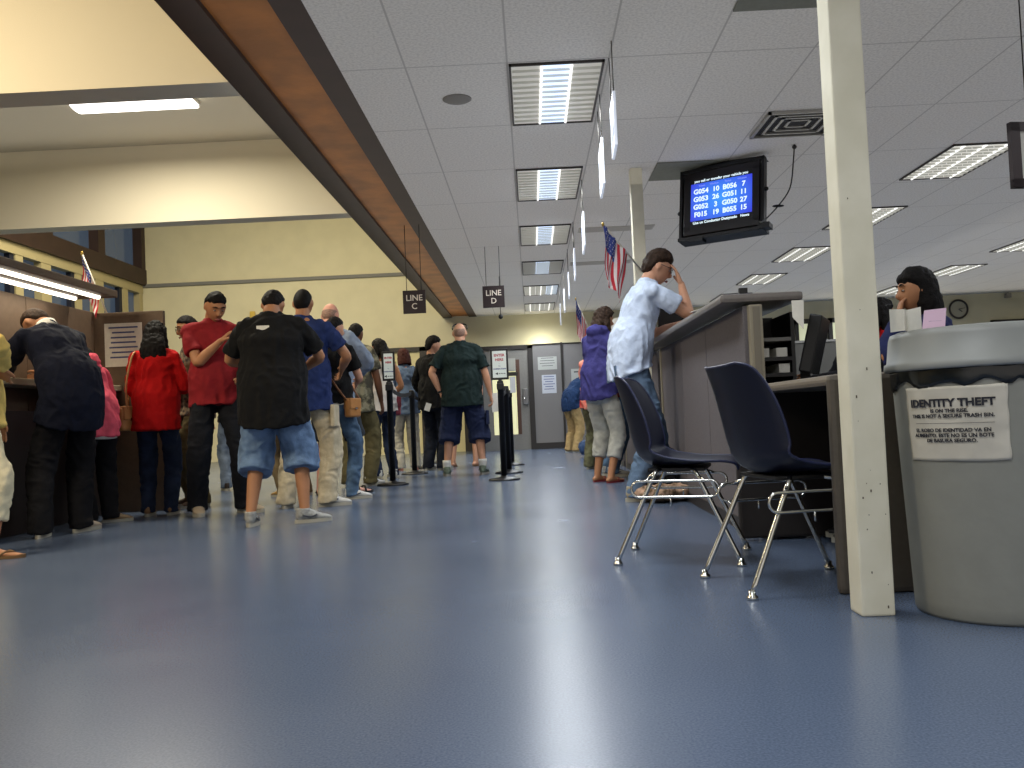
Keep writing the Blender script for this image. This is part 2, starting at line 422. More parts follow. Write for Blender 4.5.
# ------------------------------------------------------------------ ceiling bits
def dark_tile(x0, x1, y0, y1, label, name='ceiling_access_panel'):
    t = bmesh.new(); box(t, x0, x1, y0, y1, CEIL-.012, CEIL, bev=.003)
    o = obj(name, t, mat('dull_green_grey_panel', (112, 114, 104), .8, noise_amt=.06, nscale=30)); tag(o, label, 'ceiling panel')
dark_tile(1.21, 1.84, 7.94, 8.54, 'dull grey ceiling panel above the monitor')
dark_tile(1.21, 1.84, 4.34, 4.94, 'dull grey ceiling panel at the top picture edge left of the column')
t = thing('ceiling_vent', 'square metal air diffuser in the ceiling left of the cream column', 'air vent', (2.17, 7.0, CEIL))
fr = bmesh.new()
for i in range(4):
    a = .30-.07*i; z = -.004-.007*(i % 2)
    for s in ((-a, a, -a, -a+.022), (-a, a, a-.022, a), (-a, -a+.022, -a, a), (a-.022, a, -a, a)): box(fr, s[0], s[1], s[2], s[3], -.024+.004*i, -.002)
obj('vane', fr, mat('vent_metal', (165, 163, 158), .35, metal=.7), t)
obj('duct', B(-.29, .29, -.29, .29, -.004, 0), mat('vent_dark', (30, 28, 28), .8), t)
for (x, y, l) in ((1.0, 10.6, 'thin grey air grille in the ceiling behind the nearer flag'), (1.0, 13.0, 'thin grey air grille in the ceiling below the nearer flag tip')):
    g = bmesh.new(); box(g, x-.35, x+.55, y, y+.25, CEIL-.01, CEIL)
    for i in range(5): box(g, x-.33, x+.53, y+.02+.05*i, y+.03+.05*i, CEIL-.013, CEIL-.01)
    tag(obj('air_grille', g, mat('grille_grey', (176, 173, 166), .6)), l, 'air vent')
sp = bmesh.new(); lathe(sp, [(.001, -.014), (.085, -.012), (.10, -.004), (.10, 0)], (-.42, 6.11, CEIL), 28)
tag(obj('ceiling_speaker', sp, mat('speaker_grille', (124, 121, 116), .7)), 'small round grey speaker grille flush in the white ceiling', 'speaker')

def chain(bm, x, y, z0, z1, r=.004):
    tube(bm, [(x, y, z0), (x, y, z1)], r, 6)
# edge-on window number signs
ws = mat('white_sign_panel', (235, 238, 242), .45, emit=(225, 235, 255), estr=.5)  # emission added so the panels read bright white
sign_y = [(5.24, 5.56), (6.12, 6.56), (8.36, 8.86), (10.2, 10.6), (11.9, 12.25), (13.5, 13.9), (15.3, 15.8)]
sl = ['nearest and largest of the row', 'second nearest of the row', 'third of the row, left of the nearer flag', 'fourth of the row', 'fifth of the row', 'sixth of the row, small', 'farthest of the row, above the far wall']
for i, (a, b_) in enumerate(sign_y):
    t = thing('hanging_sign', 'white hanging counter sign seen edge-on, '+sl[i], 'hanging sign', (.57, (a+b_)/2, 2.27), R(-2), 'white hanging counter signs')
    h = (b_-a)/2; p = bmesh.new(); box(p, -.008, .008, -h, h, 0, .32, bev=.003)
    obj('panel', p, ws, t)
    pr = bmesh.new(); box(pr, -.0095, -.008, -h*.8, h*.8, .08, .24); obj('number_strip', pr, mat('sign_strip', (190, 200, 220), .6), t)
    for s in (-1, 1):
        c = bmesh.new(); chain(c, 0, s*h*.8, .31, CEIL-2.27)
        for k in range(3): tube(c, [(.0, s*h*.8+.008*math.cos(q), .34+.02*k+.008*math.sin(q)) for q in [0, 1.57, 3.14, 4.71]], .0025, 5, closed=True)
        obj('chain', c, mat('chain_metal', (120, 118, 112), .4, metal=.8), t)
# LINE C / LINE D
def line_sign(x0, x1, y, z0, z1, letter, label):
    t = thing('line_sign', label, 'hanging sign', ((x0+x1)/2, y, z0)); W = x1-x0; H = z1-z0
    p = bmesh.new(); box(p, -W/2, W/2, -.012, .012, 0, H, bev=.004); obj('panel', p, mat('sign_maroon_black', (34, 18, 20), .5), t)
    TX = mat('sign_letters_cream', (215, 205, 190), .6)
    text('lettering', 'LINE', H*.36, TX, t, FRONT(0, -.0135, H*.66), bold=.001)
    text('lettering', letter, H*.36, TX, t, FRONT(0, -.0135, H*.30), bold=.001)
    for s in (-1, 1):
        c = bmesh.new(); tube(c, [(s*W*.32, 0, H), (s*W*.32, 0, CEIL-z0)], .004, 6); obj('hanging_wire', c, DKTRIM, t)
    return t
line_sign(-.565, -.285, 11.5, 2.11, 2.39, 'D', 'dark square hanging sign reading LINE D')
line_sign(-1.385, -1.13, 10.0, 1.90, 2.16, 'C', 'dark square hanging sign reading LINE C')
cm = bmesh.new(); ball(cm, (-.42, 14.0, 2.27), (.035, .035, .04)); tube(cm, [(-.42, 14.0, 2.27), (-.42, 14.0, CEIL)], .006, 6)
tag(obj('pendant_camera', cm, BLACK), 'small black ball camera hanging from the ceiling under the LINE D sign', 'camera')

# framed hanging sign at right edge
t = thing('framed_hanging_sign', 'dark-framed white sign cut off by the right picture edge', 'hanging sign', (2.44, 4.5, 1.73), R(8))
f = bmesh.new()
for a in ((0, .05, 0, .33), (.45, .5, 0, .33), (0, .5, 0, .045), (0, .5, .285, .33)): box(f, a[0], a[1], -.015, .015, a[2], a[3])
obj('frame', f, mat('sign_frame_dark_red', (42, 18, 22), .5), t); obj('panel', B(.04, .46, -.006, .006, .04, .29), WHITE, t)
for x in (.1, .4):
    c = bmesh.new(); tube(c, [(x, 0, .32), (x, 0, CEIL-1.73)], .0035, 6); obj('hanging_wire', c, DKTRIM, t)
hk = bmesh.new(); tube(hk, smooth_path([(2.10, 3.8, CEIL), (2.095, 3.8, 2.66), (2.07, 3.8, 2.585), (2.02, 3.8, 2.60), (2.06, 3.8, 2.57), (2.10, 3.8, 2.575), (2.14, 3.8, 2.62)]), .006, 6)
tube(hk, smooth_path([(2.07, 3.8, 2.575), (2.10, 3.8, 2.545), (2.16, 3.8, 2.54)]), .003, 6)
tag(obj('loose_ceiling_wire', hk, BLACK), 'loose black wire hook hanging at the top right corner', 'wire')

# ------------------------------------------------------------------ monitor hung from the ceiling
t = thing('queue_monitor', 'black ceiling-hung monitor with blue screen of queue numbers', 'monitor', (1.743, 7.90, 2.547)); t.scale = (1.162,)*3
t.rotation_euler = (R(-9.8), 0, R(-33.2))
# local: x right, -y towards viewer, z up; front face at y = 0
b1 = bmesh.new(); box(b1, -.31, .31, .02, .10, -.27, .235, bev=.02)
obj('cabinet', b1, BLACK, t)
bz = bmesh.new()
for a in ((-.30, -.243, -.23, .21), (.243, .30, -.23, .21), (-.30, .30, -.262, -.188), (-.30, .30, .182, .245)): box(bz, a[0], a[1], 0, .03, a[2], a[3], bev=.006)
obj('bezel', bz, mat('bezel_black', (26, 22, 26), .35), t)
SCR = bpy.data.materials.new('screen_blue'); SCR.use_nodes = True; nt = SCR.node_tree; b = nt.nodes['Principled BSDF']
b.inputs['Base Color'].default_value = (.01, .01, .03, 1)
tc = nt.nodes.new('ShaderNodeTexCoord'); gr = nt.nodes.new('ShaderNodeTexGradient'); gr.gradient_type = 'SPHERICAL'
mp = nt.nodes.new('ShaderNodeMapping'); mp.inputs['Location'].default_value = (0, 0, 0); mp.inputs['Scale'].default_value = (3.2, 0, 4.2)
nt.links.new(tc.outputs['Object'], mp.inputs['Vector']); nt.links.new(mp.outputs['Vector'], gr.inputs['Vector'])
r = nt.nodes.new('ShaderNodeValToRGB'); r.color_ramp.elements[0].color = (*lin((56, 60, 214)), 1); r.color_ramp.elements[1].color = (*lin((60, 150, 250)), 1)
nt.links.new(gr.outputs['Fac'], r.inputs['Fac']); nt.links.new(r.outputs['Color'], b.inputs['Emission Color']); b.inputs['Emission Strength'].default_value = 1.1
obj('screen', B(-.245, .245, .004, .02, -.152, .150), SCR, t)
obj('ticker_bar', B(-.245, .245, .001, .006, .150, .184), BLACK, t); obj('ticker_bar', B(-.245, .245, .001, .006, -.19, -.152), BLACK, t)
ST = mat('screen_text', (235, 245, 250), .5, emit=(225, 245, 250), estr=1.1); SD = mat('screen_heading', (120, 130, 220), .5, emit=(140, 150, 235), estr=.9)
text('screen_text', 'you sell or transfer your vehicle you', .029, ST, t, FRONT(0, -.001, .166), bold=.0004)
text('screen_text', 'Use un Conductor Designado', .029, ST, t, FRONT(-.045, -.001, -.170), bold=.0005); text('screen_text', 'News', .029, ST, t, FRONT(.19, -.001, -.170), bold=.0005)
for i, (a, b_, c, d) in enumerate([('G054', '10', 'B056', '7'), ('G053', '26', 'G051', '11'), ('G052', '3', 'G050', '27'), ('F015', '19', 'B055', '15')]):
    z = .082-.062*i
    for s, x in ((a, -.160), (b_, -.040), (c, .070), (d, .178)): text('screen_text', s, .054, ST, t, FRONT(x, .002, z), bold=.0012)
for s, x in (('Ticket', -.155), ('Window', -.055), ('Ticket', .055), ('Window', .165)): text('screen_text', s, .02, SD, t, FRONT(x, .002, .128))
text('maker_mark', 'VIEW', .014, mat('dim_mark', (90, 88, 90), .5), t, FRONT(0, -.001, -.20)) if False else None
cage = bmesh.new()
for x in (-.335, .315): box(cage, x, x+.02, .0, .06, -.30, .27)
box(cage, -.335, .335, -.02, .12, -.305, -.28); box(cage, -.335, .335, 0, .05, .25, .275)
obj('mounting_cage', cage, BLACKM, t)
tr = bmesh.new(); v = [tr.verts.new(p) for p in ((-.33, .0, .27), (.33, .0, .27), (.05, .05, .315), (-.05, .05, .315), (-.33, .12, .27), (.33, .12, .27))]
for q in ((0, 1, 2, 3), (4, 3, 2, 5), (1, 5, 2), (0, 3, 4), (0, 4, 5, 1)): tr.faces.new([v[i] for i in q])
obj('top_bracket', tr, BLACKM, t)
dr = bmesh.new(); tube(dr, [(0, .06, .30), (0, .05, .318)], .03, 12); obj('drop_pole', dr, BLACKM, t)
for x, z in ((.34, .02), (-.345, -.06)):
    k = bmesh.new(); ball(k, (x, .03, z), (.018, .018, .018), seg=2); obj('knob', k, BLACK, t)
ft = bmesh.new(); box(ft, .30, .385, -.03, .05, -.30, -.26); box(ft, -.24, -.13, -.03, .05, -.325, -.30); obj('foot_bracket', ft, BLACKM, t)
wc = bmesh.new(); tube(wc, smooth_path([(2.32, 7.60, CEIL), (2.29, 7.55, 2.75), (2.22, 7.45, 2.5), (2.10, 7.4, 2.34), (1.92, 7.2, 2.18), (1.80, 6.9, 2.12)], 6), .006, 6)
ball(wc, (2.10, 7.4, 2.34), (.05, .02, .012), seg=2); ball(wc, (2.32, 7.6, CEIL-.02), (.02, .02, .02), seg=2)
tag(obj('monitor_cable', wc, BLACK), 'thin black cable drooping from ceiling to the hanging monitor', 'cable')

# ------------------------------------------------------------------ far wall: doors, partitions, notices, clock
for i, (x0, x1) in enumerate(((-3.45, -2.36), (-2.20, -1.45))):
    d = struct('door_%d' % (i+1), B(x0, x1, FARY-.06, FARY-.01, 0, 2.2), mat('cream_door', (214, 204, 158), .6))
    obj('door_sign', B((x0+x1)/2-.12, (x0+x1)/2+.02, FARY-.075, FARY-.06, 1.85, 2.0), mat('olive_sign', (120, 116, 70), .6), d)
    k = bmesh.new(); ball(k, (x1-.08, FARY-.10, 1.0), (.03, .03, .03), seg=2); obj('door_handle', k, CHROME, d)
f = bmesh.new()
for a in ((-3.55, -3.45, 0, 2.29), (-2.36, -2.20, 0, 2.29), (-1.45, -1.2, 0, 2.29), (-3.55, -1.2, 2.2, 2.29)): box(f, a[0], a[1], FARY-.12, FARY, a[2], a[3])
struct('trim_double_door_frame', f, DKTRIM)
PY = 18.9
g = bmesh.new(); box(g, .07, .66, PY, PY+.06, 0, 2.18); p1 = struct('wall_partition_panel', g, GREYF)
for (x0, x1, nm) in ((.70, 1.62, 'a'), (1.66, 2.6, 'b')):
    g = bmesh.new(); box(g, x0, x1, PY, PY+.06, 0, 2.18); struct('wall_partition_panel', g, GREYF)
f = bmesh.new()
for a in ((-.04, .07, 0, 2.2), (.655, .70, 0, 2.22), (-1.12, -1.0, 0, 2.2), (-1.12, .07, 2.12, 2.2), (1.62, 1.66, 0, 2.2)): box(f, a[0], a[1], PY-.03, PY+.09, a[2], a[3])
box(f, .07, .66, PY-.01, PY+.07, 2.18, 2.21); box(f, .66, 2.6, PY-.01, PY+.07, 2.18, 2.21); box(f, .07, 2.6, PY-.02, PY, 0, .13)
struct('trim_partition_frame', f, DKTRIM)
g = bmesh.new(); box(g, -1.16, -1.10, PY-1.1, PY, 0, 2.2); struct('wall_partition_return', g, GREYF)
d = bmesh.new()
for a in ((-1.0, -.80, 0, 2.12), (-.22, -.04, 0, 2.12), (-.80, -.22, 0, .33), (-.80, -.22, 1.9, 2.12)): box(d, a[0], a[1], PY, PY+.05, a[2], a[3])
d3 = struct('door_3', d, GREYW)
obj('door_glass', B(-.80, -.30, PY+.02, PY+.03, .33, 1.9), mat('lit_room_behind_glass', (225, 222, 180), .3, emit=(230, 226, 175), estr=.62), d3)
obj('glazing_bar', B(-.30, -.22, PY-.005, PY+.05, .33, 1.9), mat('brown_glazing_bar', (84, 58, 48), .5), d3)
obj('push_plate', B(-.56, -.26, PY-.02, PY, 1.56, 1.64), DKTRIM, d3)
n = bmesh.new(); box(n, -.64, -.30, PY-.02, PY-.012, 1.66, 1.93); obj('door_notice', n, mat('grey_notice', (165, 165, 158), .8), d3)
lk = bmesh.new(); box(lk, -.17, -.06, PY-.04, PY, .95, 1.28, bev=.01); lo = obj('lock', lk, mat('lock_metal', (150, 150, 150), .3, metal=.8), d3)
lh = bmesh.new(); tube(lh, [(-.115, PY-.04, 1.08), (-.115, PY-.08, 1.08), (-.20, PY-.08, 1.08)], .014, 8); obj('door_handle', lh, CHROME, lo)
def notice(x0, x1, z0, z1, y, label, lines=6, col=WHITE, n=None):
    t = thing('paper_notice', label, 'notice', ((x0+x1)/2, y, z0)); w_, h = x1-x0, z1-z0
    obj('sheet', B(-w_/2, w_/2, -.003, 0, 0, h), col, t)
    l = bmesh.new(); q = random.Random(int(x0*100))
    for i in range(lines):
        z = h*(.9-.8*i/lines); a = w_*(.25+.15*q.random())
        box(l, -a, a, -.004, -.003, z-h*.018, z+h*.018)
    obj('print', l, INKB if n is None else n, t)
    return t
PAPG = mat('grey_paper', (176, 178, 174), .8)
notice(.17, .57, 1.66, 1.93, PY-.001, 'small landscape notice on the grey partition right of the glass door', 4, PAPG, INK)
notice(.24, .54, 1.16, 1.55, PY-.001, 'portrait notice below another on the grey partition by the glass door', 6, mat('blue_white_paper', (190, 194, 205), .8))
notice(.86, 1.3, 1.0, 1.65, PY-.001, 'pale grey sheet on the partition behind the bending person', 3, PAPG, INK)
notice(-.46, -.46+.001, 1, 1.001, PY, 'x') if False else None
# clock
t = thing('wall_clock', 'round wall clock with dark rim on the far right wall', 'clock', (9.2, FARY-.03, 2.59))
c = bmesh.new()
for k in range(36):
    pass
tube(c, [(.19*math.cos(2*math.pi*k/36), -.01, .19*math.sin(2*math.pi*k/36)) for k in range(36)], .022, 8, closed=True); obj('rim', c, mat('clock_rim', (50, 44, 40), .4), t)
c = bmesh.new(); vs = [c.verts.new((.185*math.cos(2*math.pi*k/36), -.005, .185*math.sin(2*math.pi*k/36))) for k in range(36)]; c.faces.new(vs)
e = bmesh.ops.extrude_face_region(c, geom=c.faces[:]); [setattr(v, 'co', v.co+Vector((0, .02, 0))) for v in e['geom'] if isinstance(v, bmesh.types.BMVert)]
obj('dial', c, mat('clock_dial', (176, 172, 152), .6), t)
c = bmesh.new(); tube(c, [(0, -.02, 0), (.07, -.02, -.06)], .007, 6); tube(c, [(0, -.02, 0), (.13, -.02, .02)], .005, 6); obj('hand', c, INK, t)
# wall fittings
t = thing('emergency_light', 'small white emergency light with yellow top on the far cream wall', 'wall light', (-6.0, FARY-.05, 3.05))
c = bmesh.new(); box(c, -.06, .10, -.04, .04, -.22, -.02, bev=.02); obj('housing', c, mat('white_metal', (210, 208, 200), .5), t)
c = bmesh.new(); box(c, -.02, .09, -.04, .04, -.01, .18, bev=.02); obj('lamp_head', c, mat('yellow_plastic', (200, 170, 70), .5), t)
c = bmesh.new(); ball(c, (-.05, -.05, .0), (.07, .05, .06), seg=2); obj('sensor', c, BLACK, t)
# lamp tucked behind the partition, washing the wall above it
up = thing('wall_uplight', 'warm uplight behind the grey partition washing the far wall', 'wall light', (.25, 19.2, 2.0))
c = bmesh.new(); lathe(c, [(.05, -.05), (.10, 0), (.11, .06), (.09, .06)], (0, 0, 0), 20); obj('shade', c, mat('white_metal', (210, 208, 200), .5), up)
ul = lamp('lamp_glow', 'POINT', (0, -.05, .14), 9, (1, .95, .72), up); ul.data.shadow_soft_size = .08
# windows into lit offices on the right of the far wall
for i, (x0, x1) in enumerate(((5.78, 6.30), (6.5, 7.6), (9.95, 10.5), (10.7, 11.3))):
    z0, z1 = (2.0, 2.42) if i < 2 else (1.95, 2.22)
    f = bmesh.new()
    for a in ((x0-.08, x0, z0-.08, z1+.1), (x1, x1+.08, z0-.08, z1+.1), (x0-.08, x1+.08, z1, z1+.1), (x0-.08, x1+.08, z0-.08, z0)): box(f, a[0], a[1], FARY-.08, FARY, a[2], a[3])
    wo = struct('window_%d' % (i+7), f, DKTRIM)
    obj('window_pane', B(x0, x1, FARY-.05, FARY-.03, z0, z1), mat('lit_office_glass', (220, 222, 190), .4, emit=(205, 208, 170), estr=.55), wo)
cc = bmesh.new(); box(cc, -.05, .05, -.05, .05, -.05, .05, bev=.01); tube(cc, [(0, 0, .04), (0, 0, .16)], .012, 6); tube(cc, [(0, 0, 0), (-.1, -.05, -.04)], .02, 6)
o = tag(obj('wall_camera', cc, mat('camera_beige', (150, 146, 134), .5)), 'small beige camera on the far wall above the clock', 'camera'); o.location = (10.25, FARY-.06, 2.83)

# ------------------------------------------------------------------ shell chairs
NAVY = mat('navy_fibreglass', (10, 14, 36), 0.42, noise_amt=.06, nscale=30, bump=.05, bscale=200)
def make_chair(name, label, loc, heading):
    """local: x forward (sitter faces +x), y left"""
    t = thing(name, label, 'chair', loc, heading)
    # side profile: (x, z, half width, cup, roll) from the front lip to the top of the back
    prof = [(.275, .425, .205, .004), (.262, .447, .222, .006), (.20, .455, .235, .010), (.08, .444, .240, .026), (-.04, .437, .240, .052), (-.13, .447, .238, .080), (-.185, .49, .238, .100),
            (-.212, .56, .238, .112), (-.230, .64, .236, .110), (-.248, .72, .228, .098), (-.266, .79, .214, .080), (-.280, .835, .192, .058), (-.287, .858, .15, .03)]
    P = smooth_path([Vector((a, b_, 0)) for a, b_, _, _ in prof], 3); W = smooth_path([Vector((c, d, 0)) for _, _, c, d in prof], 3)
    bm = bmesh.new(); rows = []; n = 18
    for i in range(len(P)):
        t_ = P[min(i+1, len(P)-1)]-P[max(i-1, 0)]; t_.normalize(); nx, nz = t_.y, -t_.x   # outward normal (below / behind)
        row = []
        for j in range(n+1):
            s = -1+2*j/n
            c = W[i].y*(abs(s)**2.6)*1.0
            row.append(bm.verts.new((P[i].x+nx*c*-1 if False else P[i].x+nx*c, s*W[i].x, P[i].y+nz*c)))
        rows.append(row)
    for A, Bq in zip(rows, rows[1:]):
        for j in range(n): f = bm.faces.new((A[j], A[j+1], Bq[j+1], Bq[j])); f.smooth = True
    o = obj('shell', bm, NAVY, t)
    s = o.modifiers.new('s', 'SOLIDIFY'); s.thickness = .007; s.offset = 0
    b = o.modifiers.new('b', 'BEVEL'); b.width = .002; b.segments = 2
    rim = bmesh.new(); path = [v.co.copy() for v in []]
    # rolled rim
    def pt(i, j):
        t_ = P[min(i+1, len(P)-1)]-P[max(i-1, 0)]; t_.normalize(); c = W[i].y*(abs(-1+2*j/n)**2.6)
        return Vector((P[i].x+t_.y*c, (-1+2*j/n)*W[i].x, P[i].y-t_.x*c))
    path = [pt(i, 0) for i in range(len(P))]+[pt(len(P)-1, j) for j in range(1, n)]+[pt(i, n) for i in range(len(P)-1, -1, -1)]+[pt(0, j) for j in range(n-1, 0, -1)]
    tube(rim, path, .006, 6, closed=True); obj('rim', rim, mat('navy_rim', (34, 40, 72), .3), t)
    fx = {'f': .27, 'b': -.27}
    for sx in (1, -1):
        for sy in (1, -1):
            top = Vector((sx*.075, sy*.17, .425)); knee = Vector((sx*.10, sy*.20, .40)); foot = Vector((sx*.275, sy*.235, .02))
            l = bmesh.new(); tube(l, smooth_path([Vector((sx*.04, sy*.12, .43)), top, knee, knee.lerp(foot, .5), foot], 4), .0105, 10)
            lo = obj('leg', l, CHROME, t)
            g = bmesh.new(); lathe(g, [(.012, .035), (.013, .018), (.021, .012), (.022, .002), (.019, 0)], (foot.x, foot.y, 0), 16); obj('glide', g, CHROME, lo)
    for sy in (1, -1):
        y = sy*.245; r_ = .036; L = .16; zc = .345; pts = []
        for k in range(13): a = R(-90+15*k); pts.append((L+r_*math.cos(a), y, zc+r_*math.sin(a)))
        for k in range(13): a = R(90+15*k); pts.append((-L+r_*math.cos(a), y, zc+r_*math.sin(a)))
        g = bmesh.new(); tube(g, pts, .006, 8, closed=True)
        tube(g, [(-.02, y, zc-r_), (-.02, y, zc-r_-.04)], .004, 6)
        for sx in (1, -1): tube(g, [(sx*.135, y, zc+r_), (sx*.10, sy*.20, .40)], .006, 6); tube(g, [(sx*.16, y, zc-r_*1.0), (sx*.155, sy*.215, .30)], .005, 6)
        obj('ganging_loop', g, CHROME, t)
    st = bmesh.new(); box(st, -.13, .13, -.17, .17, .418, .434, bev=.004); obj('seat_mount', st, BLACKM, t)
    return t
make_chair('shell_chair', 'navy shell chair nearer the cream column, its seat tucked under the low desk', (1.00, 3.59, 0), R(10))
make_chair('shell_chair', 'navy shell chair farther left, standing free in front of the leaning man', (.695, 4.315, 0), R(-16))

# ------------------------------------------------------------------ trash can
CANX, CANY = 1.50, 3.01
CANM = mat('grey_can_plastic', (142, 142, 134), 0.5, noise_amt=.04, nscale=12, bump=.06, bscale=40)
t = thing('trash_can', 'tall grey round plastic trash can with a lid and taped identity theft notice', 'trash can', (CANX, CANY, 0))
CR = lambda z: .248+(.283-.248)*z/.80
b = bmesh.new(); lathe(b, [(.22, 0), (.244, .002), (.249, .012)]+[(CR(z), z) for z in (.05, .2, .4, .6, .70, .76, .79)]+[(.27, .80)], (0, 0, 0), 64); obj('body', b, CANM, t)
b = bmesh.new(); lathe(b, [(.28, .795), (.302, .793), (.306, .80), (.304, .818), (.296, .824), (.287, .90), (.281, .918), (.262, .925), (.20, .93), (.05, .935)], (0, 0, 0), 64); obj('lid', b, mat('grey_lid_plastic', (146, 148, 145), 0.45, noise_amt=.03, nscale=12), t)
b = bmesh.new(); rg = []; q = random.Random(3)
for i in range(6):
    ring = []
    for k in range(96):
        a = 2*math.pi*k/96; z = .80-.011*i*(1.0+.55*noise.noise(Vector((math.cos(a)*3, math.sin(a)*3, 1)))+.25*noise.noise(Vector((math.cos(a)*11, math.sin(a)*11, 2))))
        r_ = CR(z)+.004+.007*abs(noise.noise(Vector((a*9, i*1.1, 0))))*(1 if i < 5 else .3)
        ring.append(b.verts.new((r_*math.cos(a), r_*math.sin(a), z)))
    rg.append(ring)
for A, Bq in zip(rg, rg[1:]):
    for k in range(96): f = b.faces.new((A[k], A[(k+1) % 96], Bq[(k+1) % 96], Bq[k])); f.smooth = True
o = obj('bag_edge', b, mat('black_bin_bag', (12, 18, 22), 0.25, spec=.6), t); s = o.modifiers.new('s', 'SOLIDIFY'); s.thickness = .002
for a in (60, 120, 250, 300) if False else ():
    pass
def on_can(extra=.002, a0=-80, a1=-14, z0=.505, z1=.735):
    ac = R((a0+a1)/2)
    def f(p):   # p.x along the paper (metres), p.z height
        a = ac+p.x/.265; r_ = CR(p.z)+extra+p.y*-1
        return Vector((r_*math.sin(a), -r_*math.cos(a), p.z))
    return f
bend = on_can()
sh = bmesh.new(); hw = R(33)*.265; NX, NZ = 40, 24; vv = []
for i in range(NX+1):
    col = []
    for j in range(NZ+1):
        x = -hw+2*hw*i/NX; z = .505+.232*j/NZ
        x2 = x+(.004*noise.noise(Vector((0, z*20, 3))) if i in (0, NX) else 0)
        cr = .0022*noise.noise(Vector((x*26, z*26, 0)))+.003*max(0, noise.noise(Vector((x*14+5, z*10, 9))))*max(0, x/hw)
        col.append(sh.verts.new(bend(Vector((x2, -.002-cr, z+.004*noise.noise(Vector((x*9, 0, 4)))*(j in (0, NZ)))))))
    vv.append(col)
for i in range(NX):
    for j in range(NZ): f = sh.faces.new((vv[i][j], vv[i+1][j], vv[i+1][j+1], vv[i][j+1])); f.smooth = True
so = thing('taped_notice', 'white paper notice headed IDENTITY THEFT taped on the grey can', 'notice', (CANX, CANY, 0))
o = obj('sheet', sh, mat('notice_paper', (206, 200, 186), .45, noise_amt=.06, nscale=12), so); o.modifiers.new('s', 'SOLIDIFY').thickness = .0006
bt = on_can(.0075)
def cantext(s, size, z, bold=0):
    M = FRONT(-.005, 0, z)
    return text('print', s, size, INK, so, M, depth=.0004, bend=bt, bold=bold)
cantext('IDENTITY THEFT', .033, .685, .0014)
cantext('IS ON THE RISE.', .0155, .661, .0005); cantext('THIS IS NOT A SECURE TRASH BIN.', .0155, .645, .0005)
ln = bmesh.new(); 
for i in range(24):
    x0 = -.115+.23*i/24
    f = [ln.verts.new(bt(Vector((x, 0, z)))) for x, z in ((x0, .6215), (x0+.23/24, .6215), (x0+.23/24, .6228), (x0, .6228))]; ln.faces.new(f)
obj('print_rule', ln, INK, so)
for s, z in (('EL ROBO DE IDENTIDAD VA EN', .600), ('AUMENTO. ESTE NO ES UN BOTE', .584), ('DE BASURA SEGURO.', .568)): cantext(s, .0155, z, .0005)
# leaflets standing in the lid
def folded(x, y, z, wd_, h, rz, m, label, name, lean=0, lines=0):
    t = thing(name, label, 'leaflet', (x, y, z), rz)
    p = bmesh.new(); fold = .3*wd_
    v = [p.verts.new(c) for c in ((-wd_/2, .03, 0), (-wd_*.12, -.02, 0), (wd_*.08, .02, 0), (wd_/2, -.015, 0), (-wd_/2, .03+lean, h*1.02), (-wd_*.12, -.02+lean, h*.93), (wd_*.08, .02+lean, h*.93), (wd_/2, -.015+lean, h))]
    for i in range(3): p.faces.new((v[i], v[i+1], v[i+5], v[i+4]))
    o = obj('sheet', p, m, t); o.modifiers.new('s', 'SOLIDIFY').thickness = .001
    if lines:
        l = bmesh.new()
        for i in range(lines): box(l, .14*wd_, .42*wd_, -.0128, -.0118, h*(.3+.14*i), h*(.3+.14*i)+.002)
        obj('print', l, INKB, t)
folded(1.235, 2.96, .925, .085, .075, R(-6), WHITE, 'white folded leaflet standing open on the grey lid', 'folded_leaflet')
t = thing('pink_leaflet', 'pale pink leaflet leaning on the lid right of the white one', 'leaflet', (1.305, 2.92, .925), R(-12))
p = bmesh.new(); v = [p.verts.new(c) for c in ((-.035, 0, 0), (.033, 0, 0), (.045, .02, .066), (-.022, .02, .062))]; p.faces.new(v); o = obj('sheet', p, mat('pink_paper', (222, 190, 212), .8), t); o.modifiers.new('s', 'SOLIDIFY').thickness = .002
l = bmesh.new()
for i in range(3): box(l, -.012, .026, .0055+.005*i, .0065+.005*i, .024+.011*i, .0255+.011*i)
obj('print', l, INKB, t)

# ------------------------------------------------------------------ low desk
LAM = mat('taupe_laminate', (120, 110, 98), 0.42, noise_amt=.05, nscale=40)
LAMD = mat('dark_shaded_desk_panel', (34, 28, 26), 0.6, noise_amt=.1, nscale=20)  # shade under the desktop is put into this dark brown
t = thing('low_desk', 'low taupe service desk behind the chairs with dark end panels', 'desk', (0, 0, 0))
b = bmesh.new(); box(b, 1.13, 1.78, 3.38, 4.74, .765, .808, bev=.016); obj('desktop', b, LAM, t)
b = bmesh.new(); box(b, 1.095, 1.78, 3.33, 3.38, 0, .805, bev=.02); obj('end_panel', b, mat('taupe_panel', (92, 84, 74), 0.5, noise_amt=.05, nscale=40), t)
b = bmesh.new(); box(b, 1.06, 1.66, 4.745, 4.79, .012, .785, bev=.014); obj('end_panel', b, LAMD, t, label='dark brown end panel, shade in its colour')
b = bmesh.new(); box(b, 1.62, 1.66, 3.40, 4.74, .05, .76); obj('modesty_panel', b, LAMD, t)
for y in (3.355, 4.767):
    b = bmesh.new(); box(b, 1.2, 1.25, y-.02, y+.02, 0, .014); obj('glide', b, BLACK, t)

